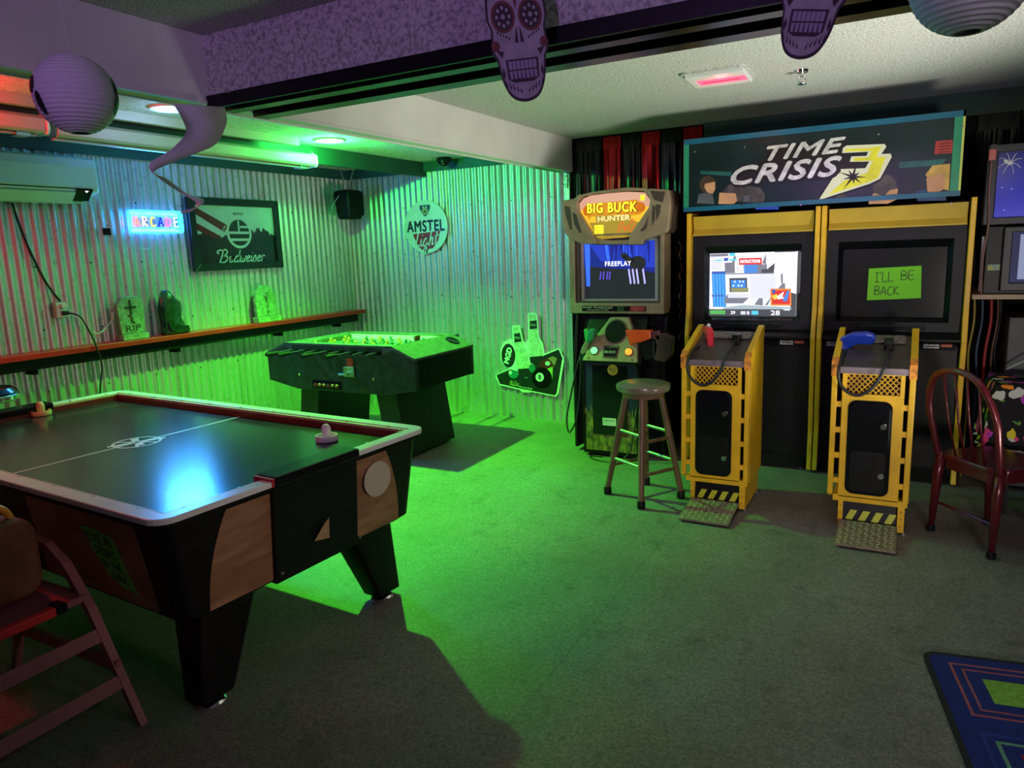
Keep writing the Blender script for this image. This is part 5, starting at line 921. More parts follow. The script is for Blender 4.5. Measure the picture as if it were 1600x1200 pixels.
p = mk(*ma(1330, 380)); text('marquee_lettering', 'TIME', SIL, TC, (p[0] + 0.03, -0.8658, p[1] + 0.020), '-y', 0.125, width=0.47, shear=0.35, bold=0.0045, roll=0.03, space=1.05)
p = mk(*ma(1130, 590)); text('marquee_lettering', 'CRISIS', SIL, TC, (p[0] + 0.02, -0.8658, p[1] - 0.006), '-y', 0.162, width=0.68, shear=0.35, bold=0.006, roll=0.02, space=1.05)
p = mk(*ma(1330, 380)); text('lettering_outline', 'TIME', SHD, TC, (p[0] + 0.038, -0.8652, p[1] + 0.012), '-y', 0.125, width=0.49, shear=0.35, bold=0.012, roll=0.03, space=1.05)
p = mk(*ma(1130, 590)); text('lettering_outline', 'CRISIS', SHD, TC, (p[0] + 0.030, -0.8652, p[1] - 0.014), '-y', 0.162, width=0.70, shear=0.35, bold=0.014, roll=0.02, space=1.05)
p = mk(*ma(350, 435)); text('maker_lettering', 'namco', M('faint_teal_print', (0.004, 0.012, 0.014), 0.3, var=0.1), TC, (p[0], -0.8618, p[1]), '-y', 0.06, width=0.19)
for k in range(4):
    p = mk(*mb2(1278, 305 + k * 30)); MB().box(p[0] - 0.03, p[0] + 0.03, -0.8632, -0.8630, p[1] - 0.002, p[1] + 0.002).build('label_line', SHD, TC)
for px, py in ((1080, 228), (1168, 218), (1268, 207), (1378, 193), (1494, 180), (1166, 321), (1263, 315), (1486, 300)):
    p = mk(px, py); MB().cyl((p[0], -0.872, p[1]), (p[0], -0.866, p[1]), 0.006, n=10).build('marquee_screw', CHROME, TC)
t = thing('paper_note', "bright green I'LL BE BACK note stuck on the dark right screen", 'note', (5.13, -0.735, 1.20))
MB().prism([(4.977, 1.193), (5.287, 1.207), (5.279, 1.412), (4.979, 1.400)], 'y', -0.7265, -0.7255).build('sheet', M('lime_paper', (0.20, 0.72, 0.02), 0.7, var=0.03, emit=(0.12, 0.6, 0.0), es=0.0), t)
pen('handwriting', ['I', "'", 'L', 'L'], INK, t, (5.070, -0.7275, 1.345), '-y', 0.060, 0.0045, width=0.115, jitter=0.04, roll=0.03); pen('handwriting', ['B', 'E'], INK, t, (5.205, -0.7275, 1.352), '-y', 0.056, 0.0045, width=0.085, jitter=0.03, roll=0.03); pen('handwriting', ['B', 'A', 'C', 'K'], INK, t, (5.09, -0.7275, 1.255), '-y', 0.055, 0.0045, width=0.15, jitter=0.05)
# ================================================================== GUN PEDESTALS
def pedestal(lab):
    t = thing('gun_pedestal', lab, 'arcade pedestal', (4.235, -1.53, 0.0), group='yellow gun pedestals')
    X0, X1, YF, YB_ = 4.03, 4.435, -1.75, -1.33
    for x0, x1 in ((X0 + 0.05, X0 + 0.075), (X1 - 0.022, X1)):
        MB().prism([(YF + 0.03, 0.17), (YB_, 0.17), (YB_, 1.01), (YF + 0.03, 0.88)], 'x', x0, x1).build('side_wall', YEL, t, bevel=0.003)
    MB().prism([(YF + 0.06, 0.17), (YB_, 0.17), (YB_, 1.02), (YF + 0.06, 0.90)], 'x', X0 + 0.075, X1 - 0.022).build('core', BLACKM, t)
    for x0, x1, nx in ((X0, X0 + 0.028, X0 + 0.06), (X1 - 0.030, X1 - 0.002, X1 - 0.055)):     # front posts with short rungs
        MB().prism([(YF - 0.005, 0.19), (YF + 0.03, 0.17), (YF + 0.03, 0.94), (YF - 0.005, 0.93)], 'x', x0, x1).build('front_post', YEL, t, bevel=0.004)
        for z in (0.255, 0.40, 0.545, 0.69): bxo('rung', YEL, t, min(x0, nx) if nx < x0 else x0, max(x1, nx), YF + 0.004, YF + 0.022, z, z + 0.03)
    fp = MB().prism(rrect(X0 + 0.055, X1 - 0.05, 0.18, 0.755, 0.008), 'y', YF - 0.004, YF + 0.02).build('front_panel', YEL, t, bevel=0.002)
    MB().prism(rrect(4.118, 4.335, 0.205, 0.735, 0.042), 'y', YF - 0.010, YF - 0.003).build('door_gasket', BLACKG, t, bevel=0.003)
    dr = MB().prism(rrect(4.128, 4.325, 0.215, 0.725, 0.036), 'y', YF - 0.014, YF - 0.008).build('coin_door', BLACKG, t, bevel=0.003)
    MB().prism(rrect(4.138, 4.315, 0.225, 0.455, 0.03), 'y', YF - 0.018, YF - 0.013).build('lower_pocket', BLACK, dr, bevel=0.003)
    for z in (0.60, 0.325):
        MB().cyl((4.295, YF - 0.028, z), (4.295, YF - 0.012, z), 0.015, n=16).build('lock', CHROME, dr, smooth='auto')
    ringrect('', None, (X0 + 0.055, X1 - 0.05, 0.755, 0.885), (X0 + 0.075, X1 - 0.07, 0.768, 0.876), YF - 0.004, YF + 0.012).build('mesh_frame', YEL, t)
    mb = MB(); nx, nz = 10, 8; x0, x1, z0, z1 = X0 + 0.07, X1 - 0.065, 0.762, 0.882; dx = (x1 - x0) / nx; dz = (z1 - z0) / nz
    def bar(a, b):
        dd = Vector((b[0] - a[0], 0, b[1] - a[1])).normalized(); nn = Vector((-dd.z, 0, dd.x)) * 0.0019
        A_ = Vector((a[0], YF + 0.004, a[1])); B_ = Vector((b[0], YF + 0.004, b[1])); o2 = Vector((0, 0.006, 0))
        vs = [A_ - nn, A_ + nn, B_ + nn, B_ - nn]; vs += [v + o2 for v in vs]
        mb.add(vs, [(0, 1, 2, 3), (4, 7, 6, 5), (0, 4, 5, 1), (3, 2, 6, 7)])
    for i in range(nx):
        for j in range(nz):
            xa, za = x0 + i * dx, z0 + j * dz
            if j % 2 == 0: bar((xa, za), (xa + dx / 2, za + dz)); bar((xa + dx / 2, za + dz), (xa + dx, za))
            else: bar((xa + dx / 2, za), (xa, za + dz)); bar((xa + dx / 2, za), (xa + dx, za + dz))
    mb.build('expanded_mesh', YEL, t)['kind'] = 'stuff'
    bxo('inner_plate', M('dark_brown_backplate', (0.10, 0.035, 0.012), 0.7, var=0.3), t, X0 + 0.075, X1 - 0.07, YF + 0.05, YF + 0.055, 0.75, 0.89)
    MB().prism([(YF - 0.002, 0.882), (YF - 0.002, 0.912), (YB_ - 0.02, 1.040), (YB_, 1.02), (YF + 0.06, 0.882)], 'x', X0 + 0.03, X1 - 0.03).build('top_deck', M('grey_violet_deck', (0.07, 0.06, 0.065), 0.4, 0.2, var=0.2, vscale=15), t, bevel=0.003)
    MB().prism([(YF - 0.006, 0.880), (YF - 0.006, 0.914), (YF + 0.004, 0.916), (YF + 0.004, 0.880)], 'x', X0 + 0.03, X1 - 0.03).build('front_lip', M('mauve_painted_lip', (0.22, 0.17, 0.20), 0.4, 0.3, var=0.2), t)
    lb = MB().prism([(YB_ - 0.13, 1.012), (YB_ - 0.13, 1.016), (YB_ - 0.04, 1.046), (YB_ - 0.04, 1.04)], 'x', X0 + 0.06, X1 - 0.06).build('deck_label', M('deck_label_print', (0.16, 0.13, 0.14), 0.4, var=0.5, vscale=50), t)
    for x0, x1, cw in ((X0 - 0.002, X0 + 0.03, X0), (X1 - 0.032, X1 + 0.002, X1)):
        MB().prism([(YF - 0.008, 0.86), (YF - 0.012, 0.935), (YF + 0.02, 0.965), (YB_ - 0.03, 1.085), (YB_, 1.085), (YB_, 1.02), (YF + 0.03, 0.86)], 'x', x0, x1).build('deck_flange', YEL, t, bevel=0.003)
        MB().prism([(YF - 0.014, 0.865), (YF - 0.016, 0.938), (YF + 0.018, 0.968), (YF + 0.022, 0.955), (YF + 0.0, 0.925), (YF + 0.0, 0.865)], 'x', x0 - 0.001, x1 + 0.001).build('worn_corner', YELW, t)
    # foot
    bxo('skirt', YEL, t, X0 + 0.03, X1 - 0.004, YF - 0.004, YB_, 0.155, 0.19, bevel=0.003)
    for x0, x1 in ((4.09, 4.115), (4.385, 4.42)): 
        cheek = bxo('base_cheek', YEL, t, x0, x1, YF - 0.006, YB_, 0.012, 0.157, bevel=0.003)
        for z in (0.05, 0.09, 0.13): MB().cyl((0.5 * (x0 + x1), YF - 0.009, z), (0.5 * (x0 + x1), YF - 0.005, z), 0.005, n=8).build('bolt', YELW, cheek)
    MB().prism([(YF + 0.03, 0.15), (YF + 0.01, 0.04), (YF + 0.02, 0.02), (YF + 0.05, 0.02), (YF + 0.06, 0.15)], 'x', 4.115, 4.385).build('recess_plate', BLACK, t)
    mb = MB()
    for k in range(4):
        xa = 4.128 + k * 0.065
        f = lambda z: YF + 0.0085 + (z - 0.04) * 0.17
        mb.poly([(xa, f(0.048), 0.048), (xa + 0.035, f(0.048), 0.048), (xa + 0.06, f(0.103), 0.103), (xa + 0.025, f(0.103), 0.103)])
    mb.build('hazard_stripes', M('hazard_yellow', (0.55, 0.58, 0.02), 0.45, var=0.1), t)
    TP = Matrix.Translation((4.245, YF - 0.165, 0.032)) @ Matrix.Rotation(0.10, 4, 'X')
    TRD = M('worn_diamond_plate', (0.26, 0.20, 0.16), 0.5, 0.4, var=0.2, vscale=30); TRB = M('polished_tread_bump', (0.62, 0.55, 0.46), 0.35, 0.6, var=0.1)
    ft = MB().box(-0.145, 0.145, -0.15, 0.15, -0.006, 0.006, TP).build('foot_pedal', TRD, t, bevel=0.002)
    mb = MB()
    for i in range(9):
        for j in range(9):
            c = Matrix.Translation((-0.125 + i * 0.031, -0.13 + j * 0.032, 0.007)) @ Matrix.Rotation(0.8 if (i + j) % 2 else -0.8, 4, 'Z'); mb.box(-0.011, 0.011, -0.003, 0.003, -0.002, 0.0022, TP @ c)
    mb.build('tread_bumps', TRB, ft)['kind'] = 'stuff'
    bxo('pedal_base', BLACKM, t, 4.11, 4.38, YF - 0.29, YF + 0.02, 0.0, 0.016)
    for xx, yy in ((4.42, YF + 0.01), (4.42, YB_ - 0.04), (4.09, YB_ - 0.04)): MB().cyl((xx, yy, 0), (xx, yy, 0.015), 0.018, n=12).build('leveller', STEEL, t)
    return t
def gun(lab, m, dx, dy, red):
    t = thing('light_gun', lab, 'toy gun', (4.13 + dx, -1.50 + dy, 0.985), group='light guns on the yellow pedestals')
    ox, oy = 4.13 + dx, -1.50 + dy
    if red:
        MB().prism([(-0.055, 0.02), (-0.02, 0.005), (0.005, 0.045), (0.03, 0.06), (0.07, 0.062), (0.085, 0.085), (0.06, 0.105), (-0.02, 0.098), (-0.05, 0.07)], 'x', -0.02, 0.02, Matrix.Translation((ox, oy, 0.985)) @ Matrix.Rotation(0.5, 4, 'Z')).build('body', m, t, bevel=0.008)
        MB().prism([(-0.055, 0.015), (-0.015, 0.01), (-0.02, -0.04), (-0.05, -0.05), (-0.065, -0.03)], 'x', -0.017, 0.017, Matrix.Translation((ox, oy, 1.0)) @ Matrix.Rotation(0.5, 4, 'Z')).build('grip', m, t, bevel=0.008)
        MB().sphere((ox - 0.01, oy + 0.04, 1.092), 0.012, 10, 8).build('muzzle', M('white_muzzle', (0.75, 0.72, 0.72), 0.35, var=0.03), t, smooth=True)
    else:
        MB().prism([(-0.09, 0.0), (-0.05, -0.01), (0.0, 0.03), (0.08, 0.03), (0.10, 0.06), (0.09, 0.09), (0.05, 0.10), (-0.02, 0.095), (-0.085, 0.06)], 'y', -0.022, 0.022, Matrix.Translation((ox + 0.01, oy, 0.985)) @ Matrix.Rotation(0.3, 4, 'X')).build('body', m, t, bevel=0.010)
        MB().prism([(-0.085, 0.03), (-0.04, 0.02), (-0.05, -0.03), (-0.09, -0.02)], 'y', -0.018, 0.018, Matrix.Translation((ox + 0.01, oy - 0.02, 0.985))).build('grip', m, t, bevel=0.008)
    bxo('holster', BLACK, t, ox + 0.15, ox + 0.195, oy - 0.04, oy + 0.05, 0.985, 1.045, bevel=0.006)
    MB().tube(spline([(ox - 0.04, oy - 0.05, 0.975), (ox - 0.05, oy - 0.16, 0.965), (ox - 0.055, oy - 0.275, 0.915), (ox - 0.05, oy - 0.285, 0.84), (ox - 0.01, oy - 0.285, 0.785), (ox + 0.045, oy - 0.285, 0.768), (ox + 0.10, oy - 0.285, 0.80), (ox + 0.145, oy - 0.285, 0.87), (ox + 0.165, oy - 0.275, 0.93), (ox + 0.172, oy - 0.15, 0.98), (ox + 0.172, oy - 0.04, 1.01)], 7), 0.0085, 8).build('cable', CORD, t, smooth=True)
p1 = pedestal('yellow gun pedestal with red gun, beside the wooden stool')
p2 = copytree(p1, None, (0.845, -0.04, 0)); p2['label'] = 'yellow gun pedestal with blue gun, beside the red chair'
gun('red light gun with black cable looped over the left pedestal', M('red_gun_plastic', (0.72, 0.02, 0.04), 0.3, var=0.08), 0, 0, True)
gun('blue light gun with black cable looped over the right pedestal', M('blue_gun_plastic', (0.012, 0.05, 0.50), 0.3, var=0.1), 0.835, -0.042, False)
# ================================================================== STOOL
STW = wood_mat('dark_stained_stool_wood', (0.10, 0.045, 0.028), (0.19, 0.09, 0.055), (6, 6, 1.5), 0.38)
t = thing('bar_stool', 'round wooden bar stool with dark legs and brass-tipped rungs', 'stool', (3.775, -1.715, 0.0))
SXY = (3.775, -1.715)
MB().lathe([(0.001, 0.0), (0.14, 0.0), (0.165, 0.012), (0.172, 0.030), (0.168, 0.048), (0.150, 0.056), (0.001, 0.050)], (SXY[0], SXY[1], 0.695), 36).build('seat', M('worn_grey_brown_seat', (0.17, 0.13, 0.10), 0.3, var=0.2, vscale=8, coat=0.3), t, smooth='auto')
MB().lathe([(0.001, 0.0), (0.13, 0.0), (0.135, 0.03), (0.001, 0.03)], (SXY[0], SXY[1], 0.665), 32).build('seat_apron', STW, t, smooth='auto')
feet = [(3.545, -1.765), (3.835, -1.945), (4.005, -1.665), (3.715, -1.485)]
legs = []
for fx, fy_ in feet:
    tx, ty = SXY[0] + (fx - SXY[0]) * 0.46, SXY[1] + (fy_ - SXY[1]) * 0.46; legs.append(((tx, ty, 0.68), (fx, fy_, 0.045)))
    lg = MB().tube([(tx, ty, 0.68), ((tx + fx) / 2, (ty + fy_) / 2, 0.36), (fx, fy_, 0.045)], [0.019, 0.023, 0.019], 12).build('leg', STW, t, smooth='auto')
    MB().lathe([(0.020, 0.0), (0.026, 0.004), (0.026, 0.045), (0.021, 0.052)], (fx, fy_, 0.0), 14).build('rubber_tip', BLACK, lg, smooth='auto')
def lp_(i, z): a_, b_ = legs[i]; k = (0.68 - z) / (0.68 - 0.045); return tuple(a_[j] + (b_[j] - a_[j]) * k for j in range(3))
BRASS = M('brass_rung', (0.42, 0.38, 0.2), 0.3, 0.9, var=0.2)
for i, z, m in ((0, 0.44, BRASS), (0, 0.25, BRASS), (2, 0.44, BRASS), (2, 0.25, BRASS), (1, 0.40, STW), (1, 0.20, STW), (3, 0.40, STW), (3, 0.20, STW)):
    MB().cyl(lp_(i, z), lp_((i + 1) % 4, z), 0.011, n=10).build('rung', m, t, smooth='auto')
# ================================================================== RED CHAIR
CHR = M('dark_red_painted_metal', (0.10, 0.008, 0.015), 0.3, 0.3, var=0.2, vscale=10, coat=0.3)
cpos = (5.535, -1.795, 0); crz = math.atan2(-0.29, 0.256) + PI / 2   # local +X runs along the back, +Y is forward
t = thing('red_metal_chair', 'dark red metal chair with arched spindle back', 'chair', cpos, math.atan2(-0.293, 0.256))
arch = spline([(-0.19, 0.0, 0.43), (-0.205, -0.035, 0.58), (-0.215, -0.06, 0.72), (-0.175, -0.08, 0.86), (-0.08, -0.085, 0.915), (0.03, -0.085, 0.915), (0.13, -0.08, 0.86), (0.20, -0.06, 0.72), (0.205, -0.035, 0.58), (0.19, 0.0, 0.43)], 6)
MB().tube(arch, 0.017, 10).build('back_arch', CHR, t, local=True, smooth=True)
for k in range(4):
    x = -0.10 + k * 0.067; MB().tube([(x * 0.9, 0.01, 0.45), (x, -0.045, 0.66), (x * 1.1, -0.083, 0.905)], 0.006, 8).build('spindle', CHR, t, local=True, smooth=True)
MB().prism(rrect(-0.20, 0.20, -0.02, 0.345, 0.09, 6), 'z', 0.425, 0.455).build('seat', CHR, t, local=True, bevel=0.008)
MB().prism(rrect(-0.185, 0.185, -0.005, 0.33, 0.08, 6), 'z', 0.375, 0.425).build('seat_apron', CHR, t, local=True)
for sx in (-1, 1):
    lg = MB().tube([(sx * 0.185, 0.015, 0.45), (sx * 0.188, -0.0, 0.33), (sx * 0.195, -0.015, 0.02)], [0.024, 0.026, 0.015], 10).build('leg', CHR, t, local=True, smooth=True)
    MB().lathe([(0.017, 0.0), (0.022, 0.003), (0.022, 0.03), (0.016, 0.035)], (sx * 0.195, -0.015, 0), 12).build('foot_cap', BLACK, lg, local=True)
    lg = MB().tube([(sx * 0.165, 0.30, 0.43), (sx * 0.18, 0.34, 0.02)], [0.022, 0.014], 10).build('leg', CHR, t, local=True, smooth=True)
    MB().lathe([(0.017, 0.0), (0.022, 0.003), (0.022, 0.03), (0.016, 0.035)], (sx * 0.18, 0.34, 0), 12).build('foot_cap', BLACK, lg, local=True)
MB().tube([(-0.19, 0.0, 0.17), (0.19, 0.0, 0.17)], 0.008, 8).build('stretcher', CHR, t, local=True)
# ================================================================== TABLE WITH HALLOWEEN CLOTH
t = thing('side_table', 'table hidden under the halloween cloth at the right edge', 'table', (6.25, -1.22, 0.0))
bxo('tabletop', BLACK, t, 5.69, 6.80, -1.27, -0.86, 0.73, 0.755)
for x in (5.74, 6.72):
    for y in (-1.24, -0.95): bxo('leg', BLACK, t, x, x + 0.04, y, y + 0.04, 0.0, 0.73)
CL = cloth_mat(); o = [(5.675, 6.815, -1.515, -0.915)]
def cring(x0, x1, y0, y1, z, amp, n=22):
    pts = []
    for k in range(n): pts.append((x0 + (x1 - x0) * k / n, y0))
    for k in range(n): pts.append((x1, y0 + (y1 - y0) * k / n))
    for k in range(n): pts.append((x1 - (x1 - x0) * k / n, y1))
    for k in range(n): pts.append((x0, y1 - (y1 - y0) * k / n))
    cx, cy = (x0 + x1) / 2, (y0 + y1) / 2; out = []
    for i, (x, y) in enumerate(pts):
        s_ = 1 + amp * math.sin(i * 0.9) + amp * 0.6 * math.sin(i * 2.1); out.append((cx + (x - cx) * s_, cy + (y - cy) * s_, z + 0.01 * math.sin(i * 0.7) * (1 if z < 0.5 else 0)))
    return out
t = thing('halloween_tablecloth', 'black halloween tablecloth printed with candy, white hem', 'tablecloth', (6.25, -1.22, 0.44))
MB().loft([cring(5.63, 6.88, -1.33, -0.80, 0.40, 0.02), cring(5.64, 6.86, -1.315, -0.82, 0.52, 0.014), cring(5.66, 6.83, -1.295, -0.84, 0.70, 0.006), cring(5.675, 6.815, -1.285, -0.845, 0.762, 0.0)], caps=False).build('skirt', CL, t, smooth=True)
MB().prism([(5.675, -1.285), (6.815, -1.285), (6.815, -0.845), (5.675, -0.845)], 'z', 0.757, 0.764).build('top_cloth', CL, t)
MB().tube(cring(5.63, 6.88, -1.33, -0.80, 0.395, 0.02), 0.006, 6, True).build('hem', M('white_hem', (0.62, 0.60, 0.66), 0.6, var=0.05), t)
for k, (x, y) in enumerate(((5.86, -1.0), (6.05, -1.14))):
    tag(MB().lathe([(0.03, 0.0), (0.075, 0.012), (0.08, 0.014), (0.074, 0.010), (0.03, 0.003)], (x, y, 0.764), 24).build('saucer', M('dark_saucer', (0.03, 0.03, 0.035), 0.2, var=0.1), None, smooth=True), ('dark saucer nearest the wall cables on the halloween cloth', 'dark saucer at the right of the halloween cloth')[k], 'saucer')
tag(MB().tube(spline([(5.76, -0.86, 0.79), (5.85, -0.92, 0.86), (6.0, -0.95, 0.98), (6.2, -0.95, 1.15)]), 0.005, 6).build('grey_cable', M('grey_cord', (0.4, 0.4, 0.42), 0.5, var=0.05), None, smooth=True), 'light grey cable rising from the table at the right edge', 'cable')
# ================================================================== RIGHT-HAND SCREENS
t = thing('wall_television', 'grey-framed television showing a deep blue screen', 'television', (6.05, -0.62, 1.65))
ringrect('', None, (5.585, 6.55, 1.645, 2.11), (5.64, 6.50, 1.69, 2.065), -0.765, -0.66).build('frame', CHARC, t, bevel=0.006)
bxo('back', BLACK, t, 5.60, 6.53, -0.70, -0.55, 1.66, 2.10)
def tv_mat():
    m = M('tv_blue_picture', (0.003, 0.005, 0.05), 0.2); nt = m.node_tree; N = nt.nodes; L = nt.links; tc = N.new('ShaderNodeTexCoord'); mp = N.new('ShaderNodeMapping'); mp.inputs['Rotation'].default_value = (0, math.radians(40), 0)
    L.new(tc.outputs['Generated'], mp.inputs[0]); sp = N.new('ShaderNodeSeparateXYZ'); L.new(mp.outputs[0], sp.inputs[0]); r = N.new('ShaderNodeValToRGB'); e = r.color_ramp.elements; e[0].position = -0.0; e[0].color = (0.01, 0.015, 0.85, 1); e[1].position = 0.75; e[1].color = (0.002, 0.004, 0.10, 1)
    L.new(sp.outputs['Z'], r.inputs[0]); b = N['Principled BSDF']; L.new(r.outputs[0], b.inputs['Emission Color']); b.inputs['Emission Strength'].default_value = 0.4; return m
scr = bxo('screen', tv_mat(), t, 5.64, 6.50, -0.745, -0.735, 1.69, 2.065)
mb = MB()
for k in range(26):
    x, z = random.uniform(5.66, 6.45), random.uniform(1.70, 1.90); mb.add([(x, -0.7456, z), (x + 0.012, -0.7456, z + 0.003), (x + 0.010, -0.7456, z + 0.006)], [(0, 1, 2)])
mb.build('screen_sparkles', E('tv_sparkle', (0.2, 0.35, 1.0), 2.0), scr, recalc=False)
t = thing('toy_spider', 'silver toy spider stuck on the blue television screen', 'spider decoration', (5.70, -0.755, 1.96))
SPD = M('silver_spider', (0.85, 0.86, 0.9), 0.4, 0.0, var=0.05)
MB().sphere((5.70, -0.757, 2.0), (0.016, 0.010, 0.013)).build('body', SPD, t, smooth=True); MB().sphere((5.678, -0.757, 2.012), (0.013, 0.010, 0.012)).build('abdomen', SPD, t, smooth=True)
for k in range(8):
    an = math.radians((20, 60, 110, 150, 200, 240, 290, 330)[k]); MB().tube(spline([(5.70, -0.757, 2.0), (5.70 + 0.035 * math.cos(an), -0.765, 2.0 + 0.035 * math.sin(an) + 0.008), (5.70 + 0.062 * math.cos(an), -0.750, 2.0 + 0.062 * math.sin(an))], 4), 0.0022, 5).build('leg', SPD, t)
t = thing('game_monitor', 'grey monitor with pale lilac screen under the blue television', 'monitor', (6.05, -0.62, 1.235))
bxo('body', BLACK, t, 5.62, 6.5, -0.72, -0.35, 1.235, 1.635)
ringrect('', None, (5.70, 6.48, 1.25, 1.63), (5.745, 6.44, 1.30, 1.60), -0.762, -0.72).build('frame', CHARC, t, bevel=0.005)
bxo('screen_border', E('navy_border', (0.004, 0.006, 0.05), 1.0), t, 5.745, 6.44, -0.735, -0.725, 1.30, 1.60)
bxo('screen', E('lilac_screen', (0.33, 0.38, 0.62), 0.6), t, 5.785, 6.40, -0.738, -0.735, 1.32, 1.585)
bxo('price_sticker', M('yellow_blue_sticker', (0.55, 0.5, 0.06), 0.5, var=0.4, vscale=30, col2=(0.05, 0.3, 0.4)), t, 5.632, 5.695, -0.7225, -0.72, 1.375, 1.41)
MB().tube([(5.60, -0.74, 1.25), (5.598, -0.74, 1.58)], 0.008, 8).build('light_tube', M('white_tube', (0.6, 0.62, 0.66), 0.4, var=0.03), t)
t = thing('wall_shelf', 'pale wooden shelf plank below the right-hand monitor', 'shelf', (6.1, -0.5, 1.20))
bxo('plank', wood_mat('pale_shelf_wood', (0.28, 0.17, 0.09), (0.42, 0.28, 0.16), (1, 8, 8)), t, 5.56, 6.8, -0.80, -0.02, 1.205, 1.232); bxo('bracket', BLACKM, t, 6.2, 6.23, -0.6, -0.02, 1.10, 1.205)
t = thing('grey_cabinet', 'dark slate cabinet below the wooden shelf plank', 'cabinet', (6.25, -0.45, 0.0))
bxo('case', M('slate_laminate', (0.045, 0.05, 0.06), 0.5, var=0.1), t, 5.765, 6.7, -0.74, -0.1, 0.03, 1.09, bevel=0.005); bxo('plinth', BLACKM, t, 5.78, 6.68, -0.70, -0.12, 0.0, 0.03); bxo('door_seam', BLACKM, t, 6.228, 6.232, -0.7415, -0.74, 0.08, 1.06)
CC = [('red_cable', 'red cable hanging below the shelf plank', (0.30, 0.02, 0.02)), ('brown_cable', 'brown cable hanging below the shelf plank', (0.12, 0.06, 0.03)), ('yellow_cable', 'yellow cable hanging beside the yellow cabinet edge', (0.35, 0.28, 0.05)), ('blue_cable', 'blue-grey cable hanging below the shelf plank', (0.05, 0.09, 0.14)), ('black_cable', 'black cable hanging nearest the slate cabinet', (0.015, 0.015, 0.016))]
for k, (nm_, lab, c) in enumerate(CC):
    x = (5.675, 5.715, 5.585, 5.630, 5.735)[k]; yo = (0.0, 0.06, 0.0, 0.03, 0.12)[k]
    tag(MB().tube(spline([(x, -0.60 + yo, 1.204), (x + 0.006, -0.61 + yo, 1.05), (x - 0.012, -0.62 + yo, 0.85), (x + 0.004 * (k - 2), -0.60 + yo, 0.65), (x + 0.004, -0.59 + yo, 0.35), (x, -0.58 + yo, 0.01)]), 0.007 if k else 0.010, 7).build(nm_, M('mat_' + nm_, c, 0.5, var=0.1), None, smooth=True), lab, 'cable', 'cables hanging behind the table')
t = thing('tube_cable', 'pinkish cable running up the left edge of the blue television', 'cable', (5.60, -0.80, 1.22))
MB().tube(spline([(5.605, -0.79, 1.235), (5.60, -0.79, 1.45), (5.615, -0.785, 1.65), (5.605, -0.785, 1.85), (5.605, -0.785, 2.02)]), 0.006, 8).build('wire', M('pink_brown_wire', (0.22, 0.12, 0.10), 0.5, var=0.1), t, smooth=True)
bxo('plug', M('pink_plug', (0.5, 0.12, 0.12), 0.4, var=0.1), t, 5.588, 5.625, -0.80, -0.772, 2.02, 2.085, bevel=0.005); bxo('plug_tip', CHARC, t, 5.595, 5.625, -0.795, -0.775, 2.085, 2.11)
tag(MB().tube(spline([(5.81, -0.10, 2.38), (5.83, -0.12, 2.2), (5.82, -0.13, 2.10)]), 0.006, 7).build('ceiling_cable', M('grey_brown_wire', (0.14, 0.11, 0.09), 0.5, var=0.1), None, smooth=True), 'thin cable dropping behind the blue television', 'cable')
# ================================================================== FOIL FRINGE CURTAINS
FR = M('red_foil', (0.42, 0.012, 0.015), 0.28, 0.75, var=0.3, vscale=20, stretch=(1, 1, 0.1)); FK = M('black_foil', (0.03, 0.03, 0.033), 0.22, 0.85, var=0.4, vscale=20, stretch=(1, 1, 0.1))
edges = [2.60, 2.855, 3.03, 3.198, 3.365, 3.545, 3.713]; nmz = ['first from the corrugated wall', 'second from the corrugated wall', 'third from the corrugated wall', 'fourth from the corrugated wall', 'behind the hunting machine header', 'next to the twin machine marquee']
def fringe(x0, x1, ztop, zbot, m, lab, y=-0.02, grp='foil fringe curtain panels'):
    t = thing('foil_curtain', lab, 'foil curtain', ((x0 + x1) / 2, y, zbot), group=grp)
    MB().add([(x0, y, ztop), (x1, y, ztop), (x1, y - 0.008, ztop - 0.11), (x0, y - 0.008, ztop - 0.11)], [(0, 1, 2, 3)]).build('header_band', m, t, solid=0.001)
    mb = MB(); x = x0
    while x < x1 - 0.004:
        ww = random.uniform(0.007, 0.013); d0 = random.uniform(0.0, 0.016); tw = random.uniform(-0.8, 0.8); n = 6; prev = None
        for k in range(n + 1):
            z = ztop - 0.10 - (ztop - 0.10 - zbot) * k / n; an = tw * (1 + 0.5 * math.sin(k * 1.3 + x * 40)); xx = x + 0.004 * math.sin(k + x * 90)
            a_ = Vector((xx, y - 0.008 - d0 * k / n, z)); b_ = a_ + Vector((ww * math.cos(an), ww * math.sin(an), 0))
            if prev: mb.add([prev[0], prev[1], b_, a_], [(0, 1, 2, 3)])
            prev = (a_, b_)
        x += ww * 0.8
    mb.build('foil_strips', m, t, recalc=False)['kind'] = 'stuff'
for k in range(6): fringe(edges[k] + 0.008, edges[k + 1] - 0.010, 2.52, 0.7, FK if k % 2 == 0 else FR, ('black' if k % 2 == 0 else 'red') + ' metallic foil fringe panel, ' + nmz[k])
fringe(5.565, 5.80, 2.385, 1.2, FK, 'black metallic foil fringe panel right of the twin machine marquee')
fringe(3.722, 3.785, 2.385, 1.2, FR, 'narrow red foil fringe panel squeezed behind the marquee edge', -0.012)
tt = thing('tinsel_tuft', 'small dark tinsel tuft at the end of the ceiling beam', 'tinsel', (2.56, -0.10, 2.12)); mb = MB()
for k in range(160):
    p = Vector((2.555, -0.09, 2.20)) + Vector((random.gauss(0, 0.02), random.gauss(0, 0.02), random.uniform(-0.08, 0.055))); q = Vector((random.uniform(-1, 1), random.uniform(-1, 1), random.uniform(-1, 1))).normalized() * 0.035
    mb.add([p, p + q, p + q * 0.9 + Vector((0.002, 0.002, 0.003))], [(0, 1, 2)])
